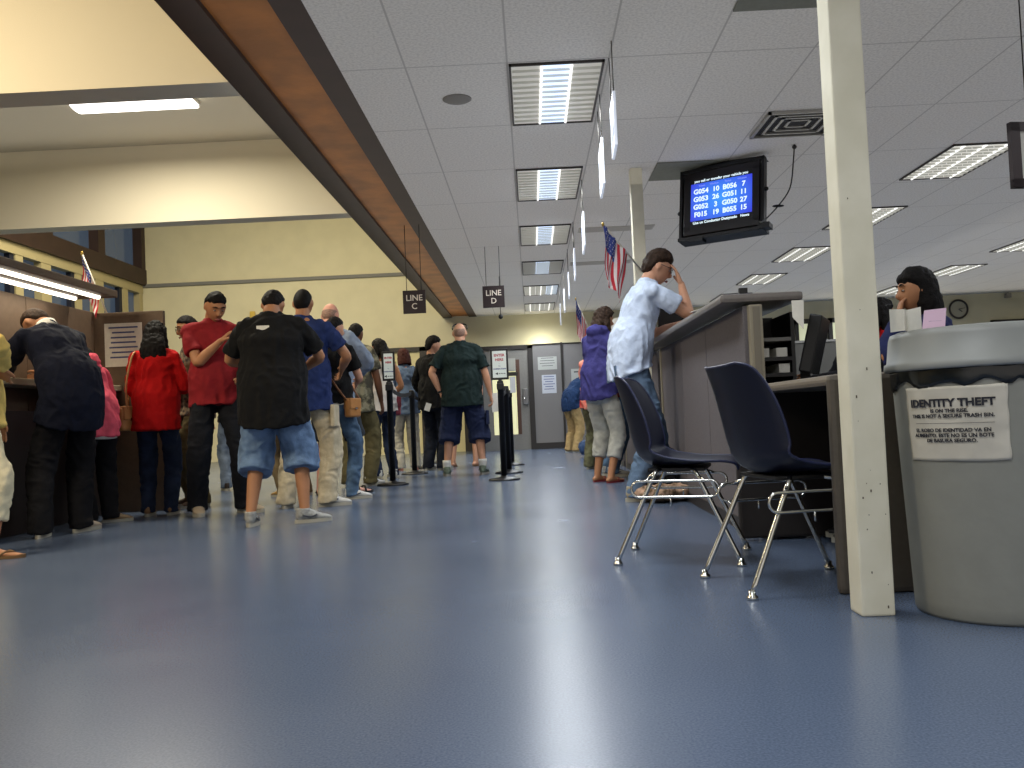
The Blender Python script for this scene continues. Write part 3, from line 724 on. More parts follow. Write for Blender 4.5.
# ------------------------------------------------------------------ high counter
TOPM = mat('counter_top_grey', (112, 106, 102), 0.38, noise_amt=.06, nscale=60)
EDGE = mat('counter_edge_bullnose', (92, 88, 84), 0.35)
def counter(y0, y1, label, seams, near=True):
    t = thing('service_counter', label, 'counter', (0, 0, 0), 0, 'high service counters')
    b = bmesh.new(); box(b, 1.045, 1.49, y0-(.0 if near else 0), y1, 1.264, 1.312, bev=.02); obj('countertop', b, TOPM, t)
    ys = [y0+.02]+seams+[y1-.08]
    for a, c in zip(ys, ys[1:]):
        b = bmesh.new(); box(b, 1.165, 1.215, a+.006, c-.006, .0, 1.245, bev=.004); obj('fabric_panel', b, mat('counter_panel_fabric', (106, 101, 103), .95, noise_amt=.12, nscale=160, bump=.3, bscale=300, spec=.1), t)
    if near:
        b = bmesh.new(); box(b, 1.185, 1.255, y0-.035, y0+.02, 0, 1.245, bev=.006); obj('end_post', b, mat('beige_post', (138, 130, 112), .5), t)
        b = bmesh.new(); box(b, 1.203, 1.240, y0-.040, y0-.034, .02, 1.235, bev=.002); obj('post_cover', b, mat('beige_post_dark', (112, 105, 92), .5), t)
    b = bmesh.new(); box(b, 1.155, 1.225, y1-.08, y1-.02, 0, 1.245, bev=.006); obj('end_post', b, mat('beige_post', (138, 130, 112), .5), t)
    b = bmesh.new(); box(b, 1.158, 1.17, y0+.03, y1-.08, 0, .07); obj('kick_plate', b, DKTRIM, t)
    return t
counter(4.86, 8.05, 'grey panelled high counter nearest, the man in light blue leans on it', [5.95, 6.92])
counter(8.22, 11.4, 'second high counter beyond the first, beside the woman in purple', [9.2, 10.3])
counter(11.6, 15.2, 'farthest high counter toward the grey partition wall', [12.8, 14.0])
# things on and behind the near counter
cbm = bmesh.new(); box(cbm, 1.10, 1.34, 7.62, 8.0, 1.36, 1.62, bev=.02); box(cbm, 1.16, 1.28, 7.72, 7.9, 1.312, 1.37)
tag(obj('counter_monitor', cbm, BLACK), 'dark boxy monitor on the counter beside the leaning man', 'monitor')
kb = bmesh.new(); box(kb, 1.25, 1.30, 5.3, 5.33, 1.312, 1.40, bev=.004)
tag(obj('pen_stand', kb, BLACK), 'short black upright stand on the near counter end', 'pen stand')
for i, (x, y, w_, rz) in enumerate(((1.16, 5.6, .21, .2), (1.36, 5.2, .21, -.3))):
    p = B(-w_/2, w_/2, -.14, .14, 0, .003); o = tag(obj('paper_form', p, WHITE), ['white form lying near the counter edge', 'white form lying at the counter end by the stand'][i], 'paper'); o.location = (x, y, 1.3125); o.rotation_euler = (0, 0, rz)
hp = bmesh.new()
v = [hp.verts.new(p) for p in ((1.42, 4.852, 1.26), (1.485, 4.852, 1.26), (1.475, 4.84, 1.10), (1.42, 4.85, 1.17))]; hp.faces.new(v)
o = tag(obj('taped_paper', hp, WHITE), 'white sheet hanging from the counter end', 'paper'); o.modifiers.new('s', 'SOLIDIFY').thickness = .001
# printer shelf / organiser behind the counter end
t = thing('document_rack', 'black rack of shelves and trays behind the counter end', 'shelf', (1.375, 5.05, 0))
b = bmesh.new(); box(b, -.12, -.10, 0, .4, .0, 1.24); box(b, .09, .11, 0, .4, .0, 1.22); obj('side_panel', b, BLACK, t)
for z, m_ in ((.30, BLACK), (.70, BLACK), (.86, BLACK), (.95, BLACK), (1.06, GREYW), (.78, BLACK)):
    b = bmesh.new(); box(b, -.10, .09, 0, .4, z, z+.02); obj('shelf', b, m_, t)
b = bmesh.new(); box(b, -.10, .10, .40, .41, 0, 1.23); obj('back_panel', b, BLACK, t)
for i, (x, z) in enumerate(((-.09, .973), (.01, .973), (.02, .883))):
    b = bmesh.new(); box(b, x, x+.06, .02, .3, z, z+.05); tag(obj('paper_stack', b, WHITE), ['stack of white paper in the black rack, left of two', 'stack of white paper in the black rack, right of two', 'small stack of paper on a lower black rack shelf'][i], 'paper').location = (1.375, 5.05, 0)
t = thing('crt_monitor', 'black monitor seen side-on behind the counter end', 'monitor', (1.62, 5.25, .808), R(66))
b = bmesh.new(); box(b, -.2, .2, -.03, .04, .07, .40, bev=.01); bmesh.ops.rotate(b, verts=b.verts, cent=(0, 0, .07), matrix=Matrix.Rotation(R(14), 3, 'X')); obj('screen_housing', b, BLACK, t)
b = bmesh.new(); box(b, -.1, .1, -.08, .12, 0, .02, bev=.005); box(b, -.03, .03, 0, .05, .02, .12); obj('stand', b, BLACK, t)
# clerks' work desk behind the low desk and the cubicle walls
t = thing('clerk_desk', 'long dark work desk behind the counter where the clerks sit', 'desk', (0, 0, 0))
b = bmesh.new(); box(b, 1.50, 2.5, 4.85, 5.9, .77, .808, bev=.01); obj('desktop', b, mat('dark_desk_top', (52, 46, 42), .5), t)
for (x, y) in ((1.54, 4.9), (2.44, 4.9), (1.54, 5.85), (2.44, 5.85)):
    b = bmesh.new(); box(b, x-.02, x+.02, y-.02, y+.02, 0, .77); obj('leg', b, DKTRIM, t)
for (x0, x1, y, z, lab) in ((3.2, 5.4, 11.8, 1.50, 'grey cubicle divider left behind the counter'), (5.6, 8.4, 12.6, 1.42, 'grey cubicle divider behind the two clerks')):
    t = thing('cubicle_divider', lab, 'divider', ((x0+x1)/2, y, 0)); h = (x1-x0)/2
    obj('fabric_panel', B(-h, h, -.03, .03, 0.05, z), mat('dark_divider_fabric', (84, 82, 78), .95), t)
    b = bmesh.new(); box(b, -h, h, -.04, .04, z, z+.03); box(b, -h, h, -.04, .04, 0, .05); obj('rail', b, GREYW, t)
# bags on the floor by the leaning man
def lumpy(name, label, cat, c, r, m, seed, n=6, vox=.012):
    b = bmesh.new(); q = random.Random(seed)
    for i in range(n):
        ball(b, (q.uniform(-.6, .6)*r[0], q.uniform(-.5, .5)*r[1], r[2]*(.75+.15*q.random())), (r[0]*q.uniform(.5, .75), r[1]*q.uniform(.6, .9), r[2]*q.uniform(.6, .74)), seg=2)
    me = union(b, vox, 2); displace(me, wrinkle(.01, 14, 14, seed))
    zs = [v.co.z for v in me.vertices]; lo = min(zs)
    for v in me.vertices: v.co.z = max(v.co.z-lo, 0)
    o = tag(obj(name, me, m, smooth=True), label, cat); o.location = c; return o
lumpy('patterned_bag', 'tan and pink patterned bag on the floor under the free chair', 'bag', (1.00, 6.95, 0), (.21, .13, .09), mat('bag_pattern', (190, 156, 132), .8, col2=(84, 66, 40), nscale=26), 3)
lumpy('black_bag', 'soft black bag standing on the floor against the counter panels', 'bag', (1.0, 7.30, 0), (.16, .14, .30), mat('black_nylon', (16, 16, 20), .7), 5)
lumpy('blue_backpack', 'small blue bag on the floor before the partition', 'bag', (.90, 14.6, 0), (.16, .14, .2), mat('blue_nylon', (52, 78, 118), .7), 6)

# ------------------------------------------------------------------ booth at left
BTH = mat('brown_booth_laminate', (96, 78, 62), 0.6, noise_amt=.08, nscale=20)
t = thing('writing_booth', 'brown writing booth along the left windows with counter and tall back panels', 'booth', (0, 0, 0))
for a, c in ((4.6, 5.75), (5.75, 6.9), (6.9, 8.0)):
    b = bmesh.new(); box(b, -3.95, -3.90, a+.004, c-.004, 0, 1.80, bev=.004); obj('back_panel', b, BTH, t)
b = bmesh.new(); box(b, -3.90, -3.27, 7.98, 8.03, 0, 1.79, bev=.004); obj('end_panel', b, BTH, t)
b = bmesh.new(); box(b, -3.90, -3.66, 5.86, 7.98, 1.08, 1.13, bev=.006); box(b, -3.90, -3.52, 5.86, 5.98, 1.08, 1.13, bev=.004); obj('countertop', b, mat('booth_counter_top', (176, 160, 132), .5), t)
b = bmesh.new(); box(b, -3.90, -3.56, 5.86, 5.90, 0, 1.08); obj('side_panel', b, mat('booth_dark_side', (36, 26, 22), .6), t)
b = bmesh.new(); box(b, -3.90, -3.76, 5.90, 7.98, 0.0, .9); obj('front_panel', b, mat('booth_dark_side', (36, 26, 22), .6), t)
b = bmesh.new(); box(b, -3.62, -3.52, 5.855, 5.862, 1.07, 1.135); obj('edge_cap', b, mat('booth_counter_top', (176, 160, 132), .5), t)
t = thing('booth_lamp', 'long double-tube lamp fixed over the writing booth', 'lamp', (-3.70, 6.2, 1.86))
b = bmesh.new(); box(b, -.19, .21, -1.25, 1.38, 0, .06, bev=.006); obj('housing', b, mat('booth_lamp_housing', (92, 74, 62), .5), t)
for i, x in enumerate((-.09, .11)):
    b = bmesh.new(); tube(b, [(x, -1.15 if i else -1.2, -.008), (x, 1.24, -.008)], .020, 10); obj('tube', b, mat('booth_tube', (255, 250, 235), .4, emit=(255, 246, 226), estr=3.2), t)
for k in (-.7, .5): lamp('lamp_glow', 'AREA', (0, k, -.05), 5, (1, .88, .66), t, (.3, 1.0), (0, 0, 0), 160)
notice(-3.80, -3.46, 1.30, 1.69, 7.975, 'white printed notice pinned on the booth end panel behind the red top', 7)
b = bmesh.new(); box(b, -3.9, -3.86, 6.9, 7.15, 1.50, 1.62, bev=.01); tag(obj('booth_holder', b, mat('holder_tan', (190, 170, 130), .5)), 'small tan holder fixed to the booth back panel', 'holder')

# ------------------------------------------------------------------ stanchions
def stanchion(x, y, H, label, sign=None, belt_to=None, group='black queue posts'):
    t = thing('stanchion', label, 'queue post', (x, y, 0), 0, group)
    b = bmesh.new(); lathe(b, [(.17, 0), (.178, .006), (.172, .016), (.12, .026), (.05, .034), (.034, .05)], (0, 0, 0), 32); obj('base', b, BLACK, t)
    b = bmesh.new(); lathe(b, [(.034, .03), (.034, H-.08), (.036, H-.08), (.036, H), (.03, H+.01)], (0, 0, 0), 20); obj('post', b, BLACKM, t)
    b = bmesh.new(); box(b, -.04, .04, -.045, .045, H-.09, H-.02, bev=.006); obj('belt_head', b, BLACK, t)
    if sign:
        z0, h, w_ = sign
        b = bmesh.new(); box(b, -w_/2, w_/2, -.012, .012, z0, z0+h, bev=.008); box(b, -.02, .02, -.02, .02, H-.01, z0+.02)
        fo = obj('sign_frame', b, BLACK, t)
        obj('sign_sheet', B(-w_/2+.022, w_/2-.022, -.015, -.011, z0+.025, z0+h-.025), mat('sign_sheet_white', (214, 222, 218), .5, emit=(210, 220, 215), estr=.03), fo)
        c = z0+h
        text('print', 'ENTER', w_*.20, INKR, fo, FRONT(0, -.0155, c-.075), bold=.0015); text('print', 'HERE', w_*.20, INKR, fo, FRONT(0, -.0155, c-.125), bold=.0015)
        text('print', '--', w_*.10, INKB, fo, FRONT(0, -.0155, c-.165)); text('print', 'For', w_*.10, INKB, fo, FRONT(0, -.0155, c-.195))
        text('print', 'CORRECTIONS', w_*.105, INKB, fo, FRONT(0, -.0155, c-.228), bold=.001)
        l = bmesh.new(); v = [l.verts.new(p) for p in ((-.05, -.0155, c-.28), (-.02, -.0155, c-.265), (-.02, -.0155, c-.295))]; l.faces.new(v)
        for k in range(4): box(l, -.01+.02*k, .002+.02*k, -.016, -.0152, c-.285, c-.275)
        obj('print_arrow', l, INK, fo)
    return t
stanchion(-.34, 10.08, 1.10, 'black queue post in front with ENTER HERE sign near the bald man', (1.12, .35, .20))
stanchion(-.315, 11.29, 1.08, 'black queue post second behind the ENTER HERE sign on the right')
stanchion(-.315, 13.1, 1.08, 'black queue post third and farthest behind the ENTER HERE sign on the right')
b = bmesh.new(); box(b, -.26, -.19, 11.26, 11.27, 1.0, 1.2, bev=.003); tag(obj('belt_card', b, mat('card_white', (205, 208, 214), .6)), 'small white card fixed below the ENTER HERE sign', 'card')
stanchion(-1.575, 10.0, 1.14, 'black queue post with ENTER HERE sign before the woman in tank top', (1.16, .33, .145))
pl = ['dark queue post second in the left row, behind the white tank top', 'dark queue post third in the left row, beside the young man in black', 'dark queue post farthest in the left row, toward the double doors']
for (x, y), l in zip(((-1.58, 11.9), (-1.56, 13.3), (-1.54, 14.6)), pl): stanchion(x, y, 1.10, l, group='dark queue posts of the left row')
def belt(p, q, z, label):
    b = bmesh.new(); n = 12; rows = []
    for i in range(n+1):
        s = i/n; c = Vector(p).lerp(Vector(q), s); sag = -.05*math.sin(math.pi*s)
        rows.append([b.verts.new((c.x, c.y, z+sag+d)) for d in (-.025, .025)])
    for A, Bq in zip(rows, rows[1:]): b.faces.new((A[0], A[1], Bq[1], Bq[0]))
    o = tag(obj('queue_belt', b, mat('belt_black', (20, 20, 24), .8)), label, 'belt'); o.modifiers.new('s', 'SOLIDIFY').thickness = .003
belt((-1.575, 10.05, 0), (-1.58, 11.85, 0), 1.07, 'black queue belt from the left sign post backwards')
belt((-.34, 10.13, 0), (-.315, 11.24, 0), 1.03, 'black queue belt between the two nearest right queue posts')
belt((-.315, 11.34, 0), (-.315, 13.05, 0), 1.03, 'black queue belt between the two farthest right queue posts')
belt((-1.58, 11.95, 0), (-1.56, 13.25, 0), 1.05, 'black queue belt in the left row beside the young man in black')

# ------------------------------------------------------------------ flags
FB = mat('flag_blue', (58, 72, 140), .9); FR = mat('flag_red', (196, 50, 62), .9); FW = mat('flag_white', (226, 218, 216), .9)
def flag(base, tip, hoist, fly, label, seed=0, flare=.25, towards=Vector((0, 0, 0))):
    """pole from base to tip; hoist lies along the pole from the tip, the fly hangs down"""
    base, tip = Vector(base), Vector(tip); t = thing('national_flag', label, 'flag', base)
    d = (base-tip).normalized()
    pb = bmesh.new(); tube(pb, [base-base, tip-base], .008, 8); obj('pole', pb, mat('flag_pole_white', (205, 200, 186), .5), t)
    fb = bmesh.new(); ball(fb, tip-base, (.013, .013, .022), seg=2); obj('finial', fb, mat('brass', (190, 160, 80), .3, metal=.8), t)
    NU, NV = 39, 40; bm = bmesh.new(); g = []
    side = d.cross(Vector((0, 0, 1))).normalized()
    for i in range(NU+1):
        row = []
        u = i/NU
        for j in range(NV+1):
            v = j/NV
            top = (tip-base)+d*hoist*u
            horiz = Vector((d.x, d.y, 0))*hoist*u
            p = top.copy(); p.z -= fly*v*(1-.10*u)
            # cloth gathers toward the tip side as it hangs
            p.x -= horiz.x*flare*v*1.6; p.y -= horiz.y*flare*v*1.6
            p += side*(.022*math.sin(u*9+v*2+seed)*(.2+v)+.012*math.sin(u*17+v*5))+Vector((d.x, d.y, 0))*.02*math.sin(v*7+seed)*v
            row.append(bm.verts.new(p))
        g.append(row)
    for i in range(NU):
        for j in range(NV):
            f = bm.faces.new((g[i][j], g[i+1][j], g[i+1][j+1], g[i][j+1])); f.smooth = True
            canton = i < 21 and j < NV*.42
            if canton:
                f.material_index = 0
            else: f.material_index = 1 if (i//3) % 2 == 0 else 2
    o = obj('cloth', bm, [FB, FR, FW], t); o.modifiers.new('s', 'SOLIDIFY').thickness = .002
    st = bmesh.new()
    for a in range(5):
        for b_ in range(6):
            i = int(2+a*4+(b_ % 2)*1.5); j = int(1.5+b_*2.6)
            c = (g[i][j].co if False else None)
            u, v = i/NU, j/NV
            top = (tip-base)+d*hoist*u; p = top.copy(); p.z -= fly*v*(1-.10*u)
            hz = Vector((d.x, d.y, 0))*hoist*u; p.x -= hz.x*flare*v*1.6; p.y -= hz.y*flare*v*1.6
            p += side*(.022*math.sin(u*9+v*2+seed)*(.2+v)+.012*math.sin(u*17+v*5))+Vector((d.x, d.y, 0))*.02*math.sin(v*7+seed)*v
            for sgn in (-1, 1):
                q = p+side*.003*sgn; vs = []
                for k in range(10):
                    r_ = (.0062 if k % 2 == 0 else .0026)*hoist/.28; an = R(90+36*k); vs.append(st.verts.new(q+d*r_*math.cos(an)+Vector((0, 0, r_*math.sin(an)))))
                st.faces.new(vs)
    obj('stars', st, FW, t)
    return t
flag((1.04, 8.06, 1.96), (.69, 7.80, 2.34), .37, .48, 'stars and stripes flag angled from the slim column above the leaning man', 0)
flag((1.10, 12.9, 1.312), (.70, 12.9, 2.35), .38, .50, 'smaller stars and stripes flag farther back above the woman in purple', 2, .12)
flag((-3.78, 8.00, 1.77), (-3.97, 7.94, 2.33), .40, .24, 'stars and stripes flag standing on the writing booth by the windows', 4, .1)

# ------------------------------------------------------------------ people
def rot_fwd(v, a):      # lean forward (towards +y) by a radians, about the x axis
    return Vector((v.x, v.y*math.cos(a)+v.z*math.sin(a), -v.y*math.sin(a)+v.z*math.cos(a)))
def ik(S, T, l1, l2, hint):
    d = T-S; L = d.length; mx = (l1+l2)*.995
    if L > mx: T = S+d*(mx/L); d = T-S; L = mx
    a = (l1*l1-l2*l2+L*L)/(2*L); h = math.sqrt(max(l1*l1-a*a, 1e-6)); u = d.normalized()
    hv = (Vector(hint)-u*u.dot(Vector(hint))).normalized()
    return S+u*a+hv*h, T
def build_hand(wrist, d, n, sgn, curl=.5, s=1.0):
    """d: pointing direction, n: direction the palm faces, sgn: thumb side multiplier of cross(d, n)"""
    d = d.normalized(); n = (n-d*d.dot(n)).normalized(); sd = d.cross(n)*sgn
    bm = bmesh.new()
    P = lambda a, b_, c: wrist+(d*a+sd*b_+n*c)*s
    loft(bm, [P(-.03, 0, 0), P(0, 0, 0), P(.035, .002, 0), P(.075, .002, 0), P(.095, 0, 0)], [(.026*s, .02*s), (.028*s, .018*s), (.037*s, .016*s), (.041*s, .014*s), (.036*s, .010*s)], ax=sd, seg=12, k=2)
    for i, (o, L) in enumerate(((.030, .072), (.010, .080), (-.011, .074), (-.030, .060))):
        p = P(.088, o, 0); dirn = d+sd*o*1.2; pts = [p]; a = 0
        for k in range(3):
            a += curl*(.55+.12*i)*(1 if k else .7); v = (dirn*math.cos(a)+n*math.sin(a)).normalized(); p = p+v*L*s*(.42, .32, .26)[k]; pts.append(p)
        tube(bm, pts, [.0092*s, .0088*s, .0080*s, .0062*s], 8)
    q = [P(.012, .024, .002), P(.04, .046, .010), P(.065, .054, .018), P(.085, .052, .026)]
    tube(bm, q, [.013*s, .0115*s, .010*s, .007*s], 8)
    return union(bm, .0045, 1)
def head_mesh(bm, Hc, Rt, Fw, Up, s, fem=False):
    M = Matrix((Rt, Fw, Up)).transposed()
    res = bmesh.ops.create_icosphere(bm, subdivisions=4, radius=1.0)
    for v in res['verts']:
        x, y, z = v.co
        X = x*.074; Y = y*.092; Z = z*.112
        if z < 0:                         # narrow the jaw, bring it forward
            k = -z; X *= 1-.34*k*k; Y = Y*(1-.22*k)+.022*k*(1 if y > -.3 else .2)
            if y < 0: Y *= 1-.25*k
        if y > 0.3:                       # flatter face plane
            Y = min(Y, .088+.004*z)
            ex = math.exp(-((abs(x)-.40)**2)/.03-((z-.05)**2)/.02); Y -= .012*ex          # eye sockets
            Y += .006*math.exp(-((z-.26)**2)/.012-(x*x)/.5)                                # brow
            Y += .006*math.exp(-((z+.62)**2)/.010-(x*x)/.10)                               # lips
            Y += .008*math.exp(-((z+.92)**2)/.02-(x*x)/.12)                                # chin
        v.co = Hc+M @ (Vector((X, Y, Z))*s)
    W = lambda a, b_, c: Hc+M @ (Vector((a, b_, c))*s)
    loft(bm, [W(0, .080, .018), W(0, .094, -.005), W(0, .104, -.026), W(0, .088, -.036)], [(.008*s, .008*s), (.010*s, .010*s), (.016*s, .012*s), (.014*s, .006*s)], ax=Rt, seg=10, k=2)
    for sx in (-1, 1):
        E_ = Matrix((Rt, Fw, Up)).transposed()
        ball(bm, W(sx*.076, -.008, -.006), (.010*s, .019*s, .030*s), E_, seg=2)
    return W
def make_hair(style, Hc, Rt, Fw, Up, s, m, parent, down, seed=0):
    M = Matrix((Rt, Fw, Up)).transposed(); W = lambda a, b_, c: Hc+M @ (Vector((a, b_, c))*s)
    bm = bmesh.new()
    th = {'short': .011, 'full': .018, 'long': .018, 'bob': .018, 'buzz': .0035, 'ring': .003, 'bun': .012, 'curly': .026, 'cap': .012}[style]
    res = bmesh.ops.create_icosphere(bm, subdivisions=4, radius=1.0)
    for v in res['verts']:
        d = v.co.copy(); f = d.y; z = d.z
        lo = {'long': -.6, 'bob': -.7, 'curly': -.65, 'ring': -.62}.get(style, -.88)
        hl = lo+(f+1)/1.1*(-.02-lo) if f < 0.1 else -.02+(f-.1)*.66
        if style == 'bob' and f > .5: hl = .28
        hl += .10*noise.noise(d*5+Vector((seed, 0, 0)))
        if style in ('short', 'full', 'buzz', 'ring', 'bun'): hl += .30*max(0, abs(d.x)-.55)/.45*(1 if f > -.5 else .3)
        over = (z-hl)/.26
        k = max(0, min(1, over))
        if style == 'ring': k *= max(0, min(1, (.45-z)/.15))
        X, Y, Z = d.x*.074, d.y*.092, d.z*.112
        if z < 0: kk = -z; X *= 1-.30*kk*kk; Y *= 1-.1*kk
        n = d.normalized(); off = -.007+k*(th+.007)
        if style in ('full', 'curly', 'long', 'bob') and k > .5: off += .010*noise.noise(d*3.2+Vector((seed, 0, 0)))+(.008*noise.noise(d*9) if style == 'curly' else 0)
        if style == 'full' and z > .3: off += .010*z
        v.co = Hc+M @ ((Vector((X, Y, Z))+n*off)*s)
    if style in ('long', 'curly'):
        L = .34 if style == 'long' else .24
        pts = [W(0, -.05, .02), W(0, -.085, -.08)]; q = pts[-1]
        for k in range(3): pts.append(q+down*L*s*(k+1)/3+Fw*-.012*(2-k))
        loft(bm, pts, [(.075*s, .05*s), (.098*s, .05*s), (.112*s, .045*s), (.108*s, .04*s), (.07*s, .022*s)], ax=Rt, seg=18)
        for sx in (-1, 1): loft(bm, [W(sx*.062, -.02, .05), W(sx*.082, -.01, -.05), W(sx*.088, -.01, -.05)+down*.10*s, W(sx*.08, -.02, -.05)+down*.2*s], [(.03*s, .045*s), (.026*s, .042*s), (.026*s, .036*s), (.014*s, .02*s)], ax=Rt, seg=12)
    if style == 'bob':
        loft(bm, [W(0, -.02, .04), W(0, -.04, -.06), W(0, -.05, -.13)], [(.09*s, .075*s), (.10*s, .075*s), (.10*s, .066*s)], ax=Rt, seg=18)
    if style == 'bun': ball(bm, W(0, -.115, .02), (.045*s, .04*s, .042*s), M, seg=3)
    me = union(bm, .0075 if style not in ('buzz', 'ring') else .006, 1)
    if style not in ('buzz', 'ring', 'cap'):
        displace(me, lambda p: .0045*noise.noise(Vector((p.x*70, p.y*70, p.z*30)))+.003*noise.noise(p*30)+(.006*noise.noise(p*38) if style == 'curly' else 0))
    return obj('hair' if style != 'cap' else 'baseball_cap', me, m, parent, smooth=True)

def person(label, x, y, heading, H=1.75, girth=1.0, lean=0, twist=0, skin_m=None, hair=('short', None), top=None, bottom=None, shoes=None,
           feet=((-.11, 0, -8), (.11, 0, 8)), hands=(None, None), elbows=((-.5, -.8, -.2), (.5, -.8, -.2)), head=(0, 0), fem=False, face=False, seated=False, vox=.010, curl=(.5, .5), belly=0.0,
           palms=(Vector((1, 0, 0)), Vector((-1, 0, 0))), hips=(0, 0), gap=None, handdir=(None, None), z0=0, chin_up=0):
    """local frame: +y forward, +x the person's right; hand targets are wrist points for a 1.75 m body"""
    s = H/1.75; t = thing('person', label, 'person', (x, y, z0), -R(heading))
    V = Vector; X1 = V((1, 0, 0))
    g = girth; sw = .90 if fem else 1.0
    ph = .60 if seated else .92
    pel = V((hips[0], hips[1], ph))*s
    le = R(lean); tw = Matrix.Rotation(R(twist), 3, 'Z')
    def spine(h):          # h metres above the pelvis in the upright body
        n = 8; p = pel.copy()
        for i in range(n):
            a = le*min(1, (i+.5)/n*h/.22); p += rot_fwd(V((0, 0, h/n)), a)*s
        return p
    def sax(h): return (tw @ X1) if h > .2 else X1
    hN = .56
    neck = spine(hN); up = rot_fwd(V((0, 0, 1)), le)
    fw_t = tw @ rot_fwd(V((0, 1, 0)), le); rt = tw @ X1
    shc = spine(hN-.075)
    S = [shc+rt*(-.178*sw*(.88+.12*g))*s, shc+rt*(.178*sw*(.88+.12*g))*s]
    # head
    hp, hy = R(head[0]), R(head[1])
    q = tw @ Matrix.Rotation(hy, 3, 'Z'); F0 = q @ V((0, 1, 0)); R0 = q @ V((1, 0, 0))
    Fw = F0*math.cos(hp)-V((0, 0, 1))*math.sin(hp); Up = R0.cross(Fw)
    nk = neck+(up*.5+Up*.5).normalized()*(.048 if girth < 1.2 else .030)*s
    Hc = nk+Up*.084*s+Fw*.024*s
    # body --------------------------------------------------------
    bm = bmesh.new(); loft_t = []
    hw = .155*(1.06 if fem else 1)*g; prof = [(-.09, .07*g, .06*g, 0), (-.03, hw*.94, .094*g, -.006), (.05, hw*.93, .098*g, 0), (.16, .128*g*(.9 if fem else 1), .092*g+belly*.5, belly*.5), (.28, .148*g*sw, .102*g, .005), (.38, .160*g*sw, .105*g, 0), (.46, .168*sw*(.9+.1*g), .085, -.01), (.52, .105*sw, .062, -.012), (.56, .060*sw, .055, 0)]
    pts = [spine(h)+V((0, yo, 0))*s for h, _, _, yo in prof]; rad = [(a*s, b_*s) for _, a, b_, _ in prof]
    loft(bm, pts, rad, ax=rt if abs(twist) > 1 else X1, seg=20)
    nkr = (.050 if fem else .058)*s*(.85+.15*g)
    loft(bm, [neck-up*.06*s, neck+up*.01*s, nk, nk+Up*.06*s+Fw*.012*s], [(nkr*1.2, nkr*1.1), (nkr, nkr), (nkr*.95, nkr*.98), (nkr*.9, nkr*.95)], ax=R0, seg=14)
    W = head_mesh(bm, Hc, R0, Fw, Up, s)
    arms = []
    for i in (0, 1):
        sg = -1 if i == 0 else 1
        T = hands[i]
        if T is None: T = S[i]+V((sg*.07, .03, -.53))*s
        else: T = V(T)*s
        El, Wr = ik(S[i], T, .285*s, .25*s, V(elbows[i]))
        arms.append((S[i], El, Wr))
        gg = .85+.15*g
        loft(bm, [S[i]-rt*sg*.03*s, S[i].lerp(El, .25), S[i].lerp(El, .6), El, El.lerp(Wr, .3), El.lerp(Wr, .7), Wr, Wr+(Wr-El).normalized()*.015*s],
             [(.050*s*gg*sw, .052*s*gg), (.050*s*gg*sw, .050*s*gg), (.043*s*gg, .043*s*gg), (.038*s*gg, .038*s*gg), (.041*s*gg*sw, .040*s*gg), (.032*s*gg, .030*s*gg), (.027*s, .021*s), (.026*s, .018*s)], ax=V(elbows[i]).cross(El-Wr).normalized() if V(elbows[i]).cross(El-Wr).length > .01 else X1, seg=12)
    legs = []
    for i in (0, 1):
        sg = -1 if i == 0 else 1; fx, fy, fyaw = feet[i]
        hip = pel+V((sg*.085*(.6+.4*g), 0, -.03))*s
        ya = -R(fyaw); fd = V((math.sin(R(fyaw)), math.cos(R(fyaw)), 0))
        ank = V((fx*s, fy*s, .085*s))
        hint = V((sg*.15, 1, 0)) if not seated else V((0, .6, 1)); hint = hint+fd*.4
        if gap is not None: hint = V((gap*sg, 1, 0))
        Kn, An = ik(hip, ank, .425*s, .425*s, hint)
        legs.append((hip, Kn, An, fd)); gg = .75+.25*g
        loft(bm, [hip+V((0, 0, .03*s)), hip.lerp(Kn, .3), hip.lerp(Kn, .75), Kn, Kn.lerp(An, .3), Kn.lerp(An, .7), An, An-V((0, 0, .03*s))],
             [(.066*s*gg, .070*s*gg), (.070*s*gg, .073*s*gg), (.055*s*gg, .057*s*gg), (.048*s*gg, .050*s*gg), (.050*s*gg, .055*s*gg), (.040*s*gg, .042*s*gg), (.034*s, .036*s), (.036*s, .040*s)], seg=14)
        if shoes and shoes[0] in ('sneaker', 'shoe'): loft(bm, [An, An+fd*.03*s-V((0, 0, .04*s)), An+fd*.12*s-V((0, 0, .058*s))], [(.026*s, .026*s), (.026*s, .026*s), (.02*s, .009*s)], ax=V((fd.y, -fd.x, 0)), seg=10)
        else: loft(bm, [An+fd*-.055*s-V((0, 0, .055*s)), An-V((0, 0, .045*s))+fd*-.0*s, An+fd*.08*s-V((0, 0, .058*s)), An+fd*.17*s-V((0, 0, .068*s))], [(.026*s, .024*s), (.034*s, .035*s), (.040*s, .022*s), (.036*s, .012*s)], ax=V((fd.y, -fd.x, 0)), seg=12, rnd=(True, True))
    me = union(bm, vox, 2)
    # hands joined into the same mesh
    hb = bmesh.new(); hb.from_mesh(me)
    for i in (0, 1):
        sg = -1 if i == 0 else 1; Sh, El, Wr = arms[i]
        dr = (Wr-El).normalized() if handdir[i] is None else V(handdir[i])
        hm = build_hand(Wr, dr, V(palms[i]), 1 if (dr.cross(V(palms[i])).dot(V((-sg, .6, .3))) > 0) else -1, curl[i], s)
        hb.from_mesh(hm)
    m2 = bpy.data.meshes.new('body'); hb.to_mesh(m2); hb.free()
    body = obj('body', m2, skin_m or SKIN_L, t, smooth=True)
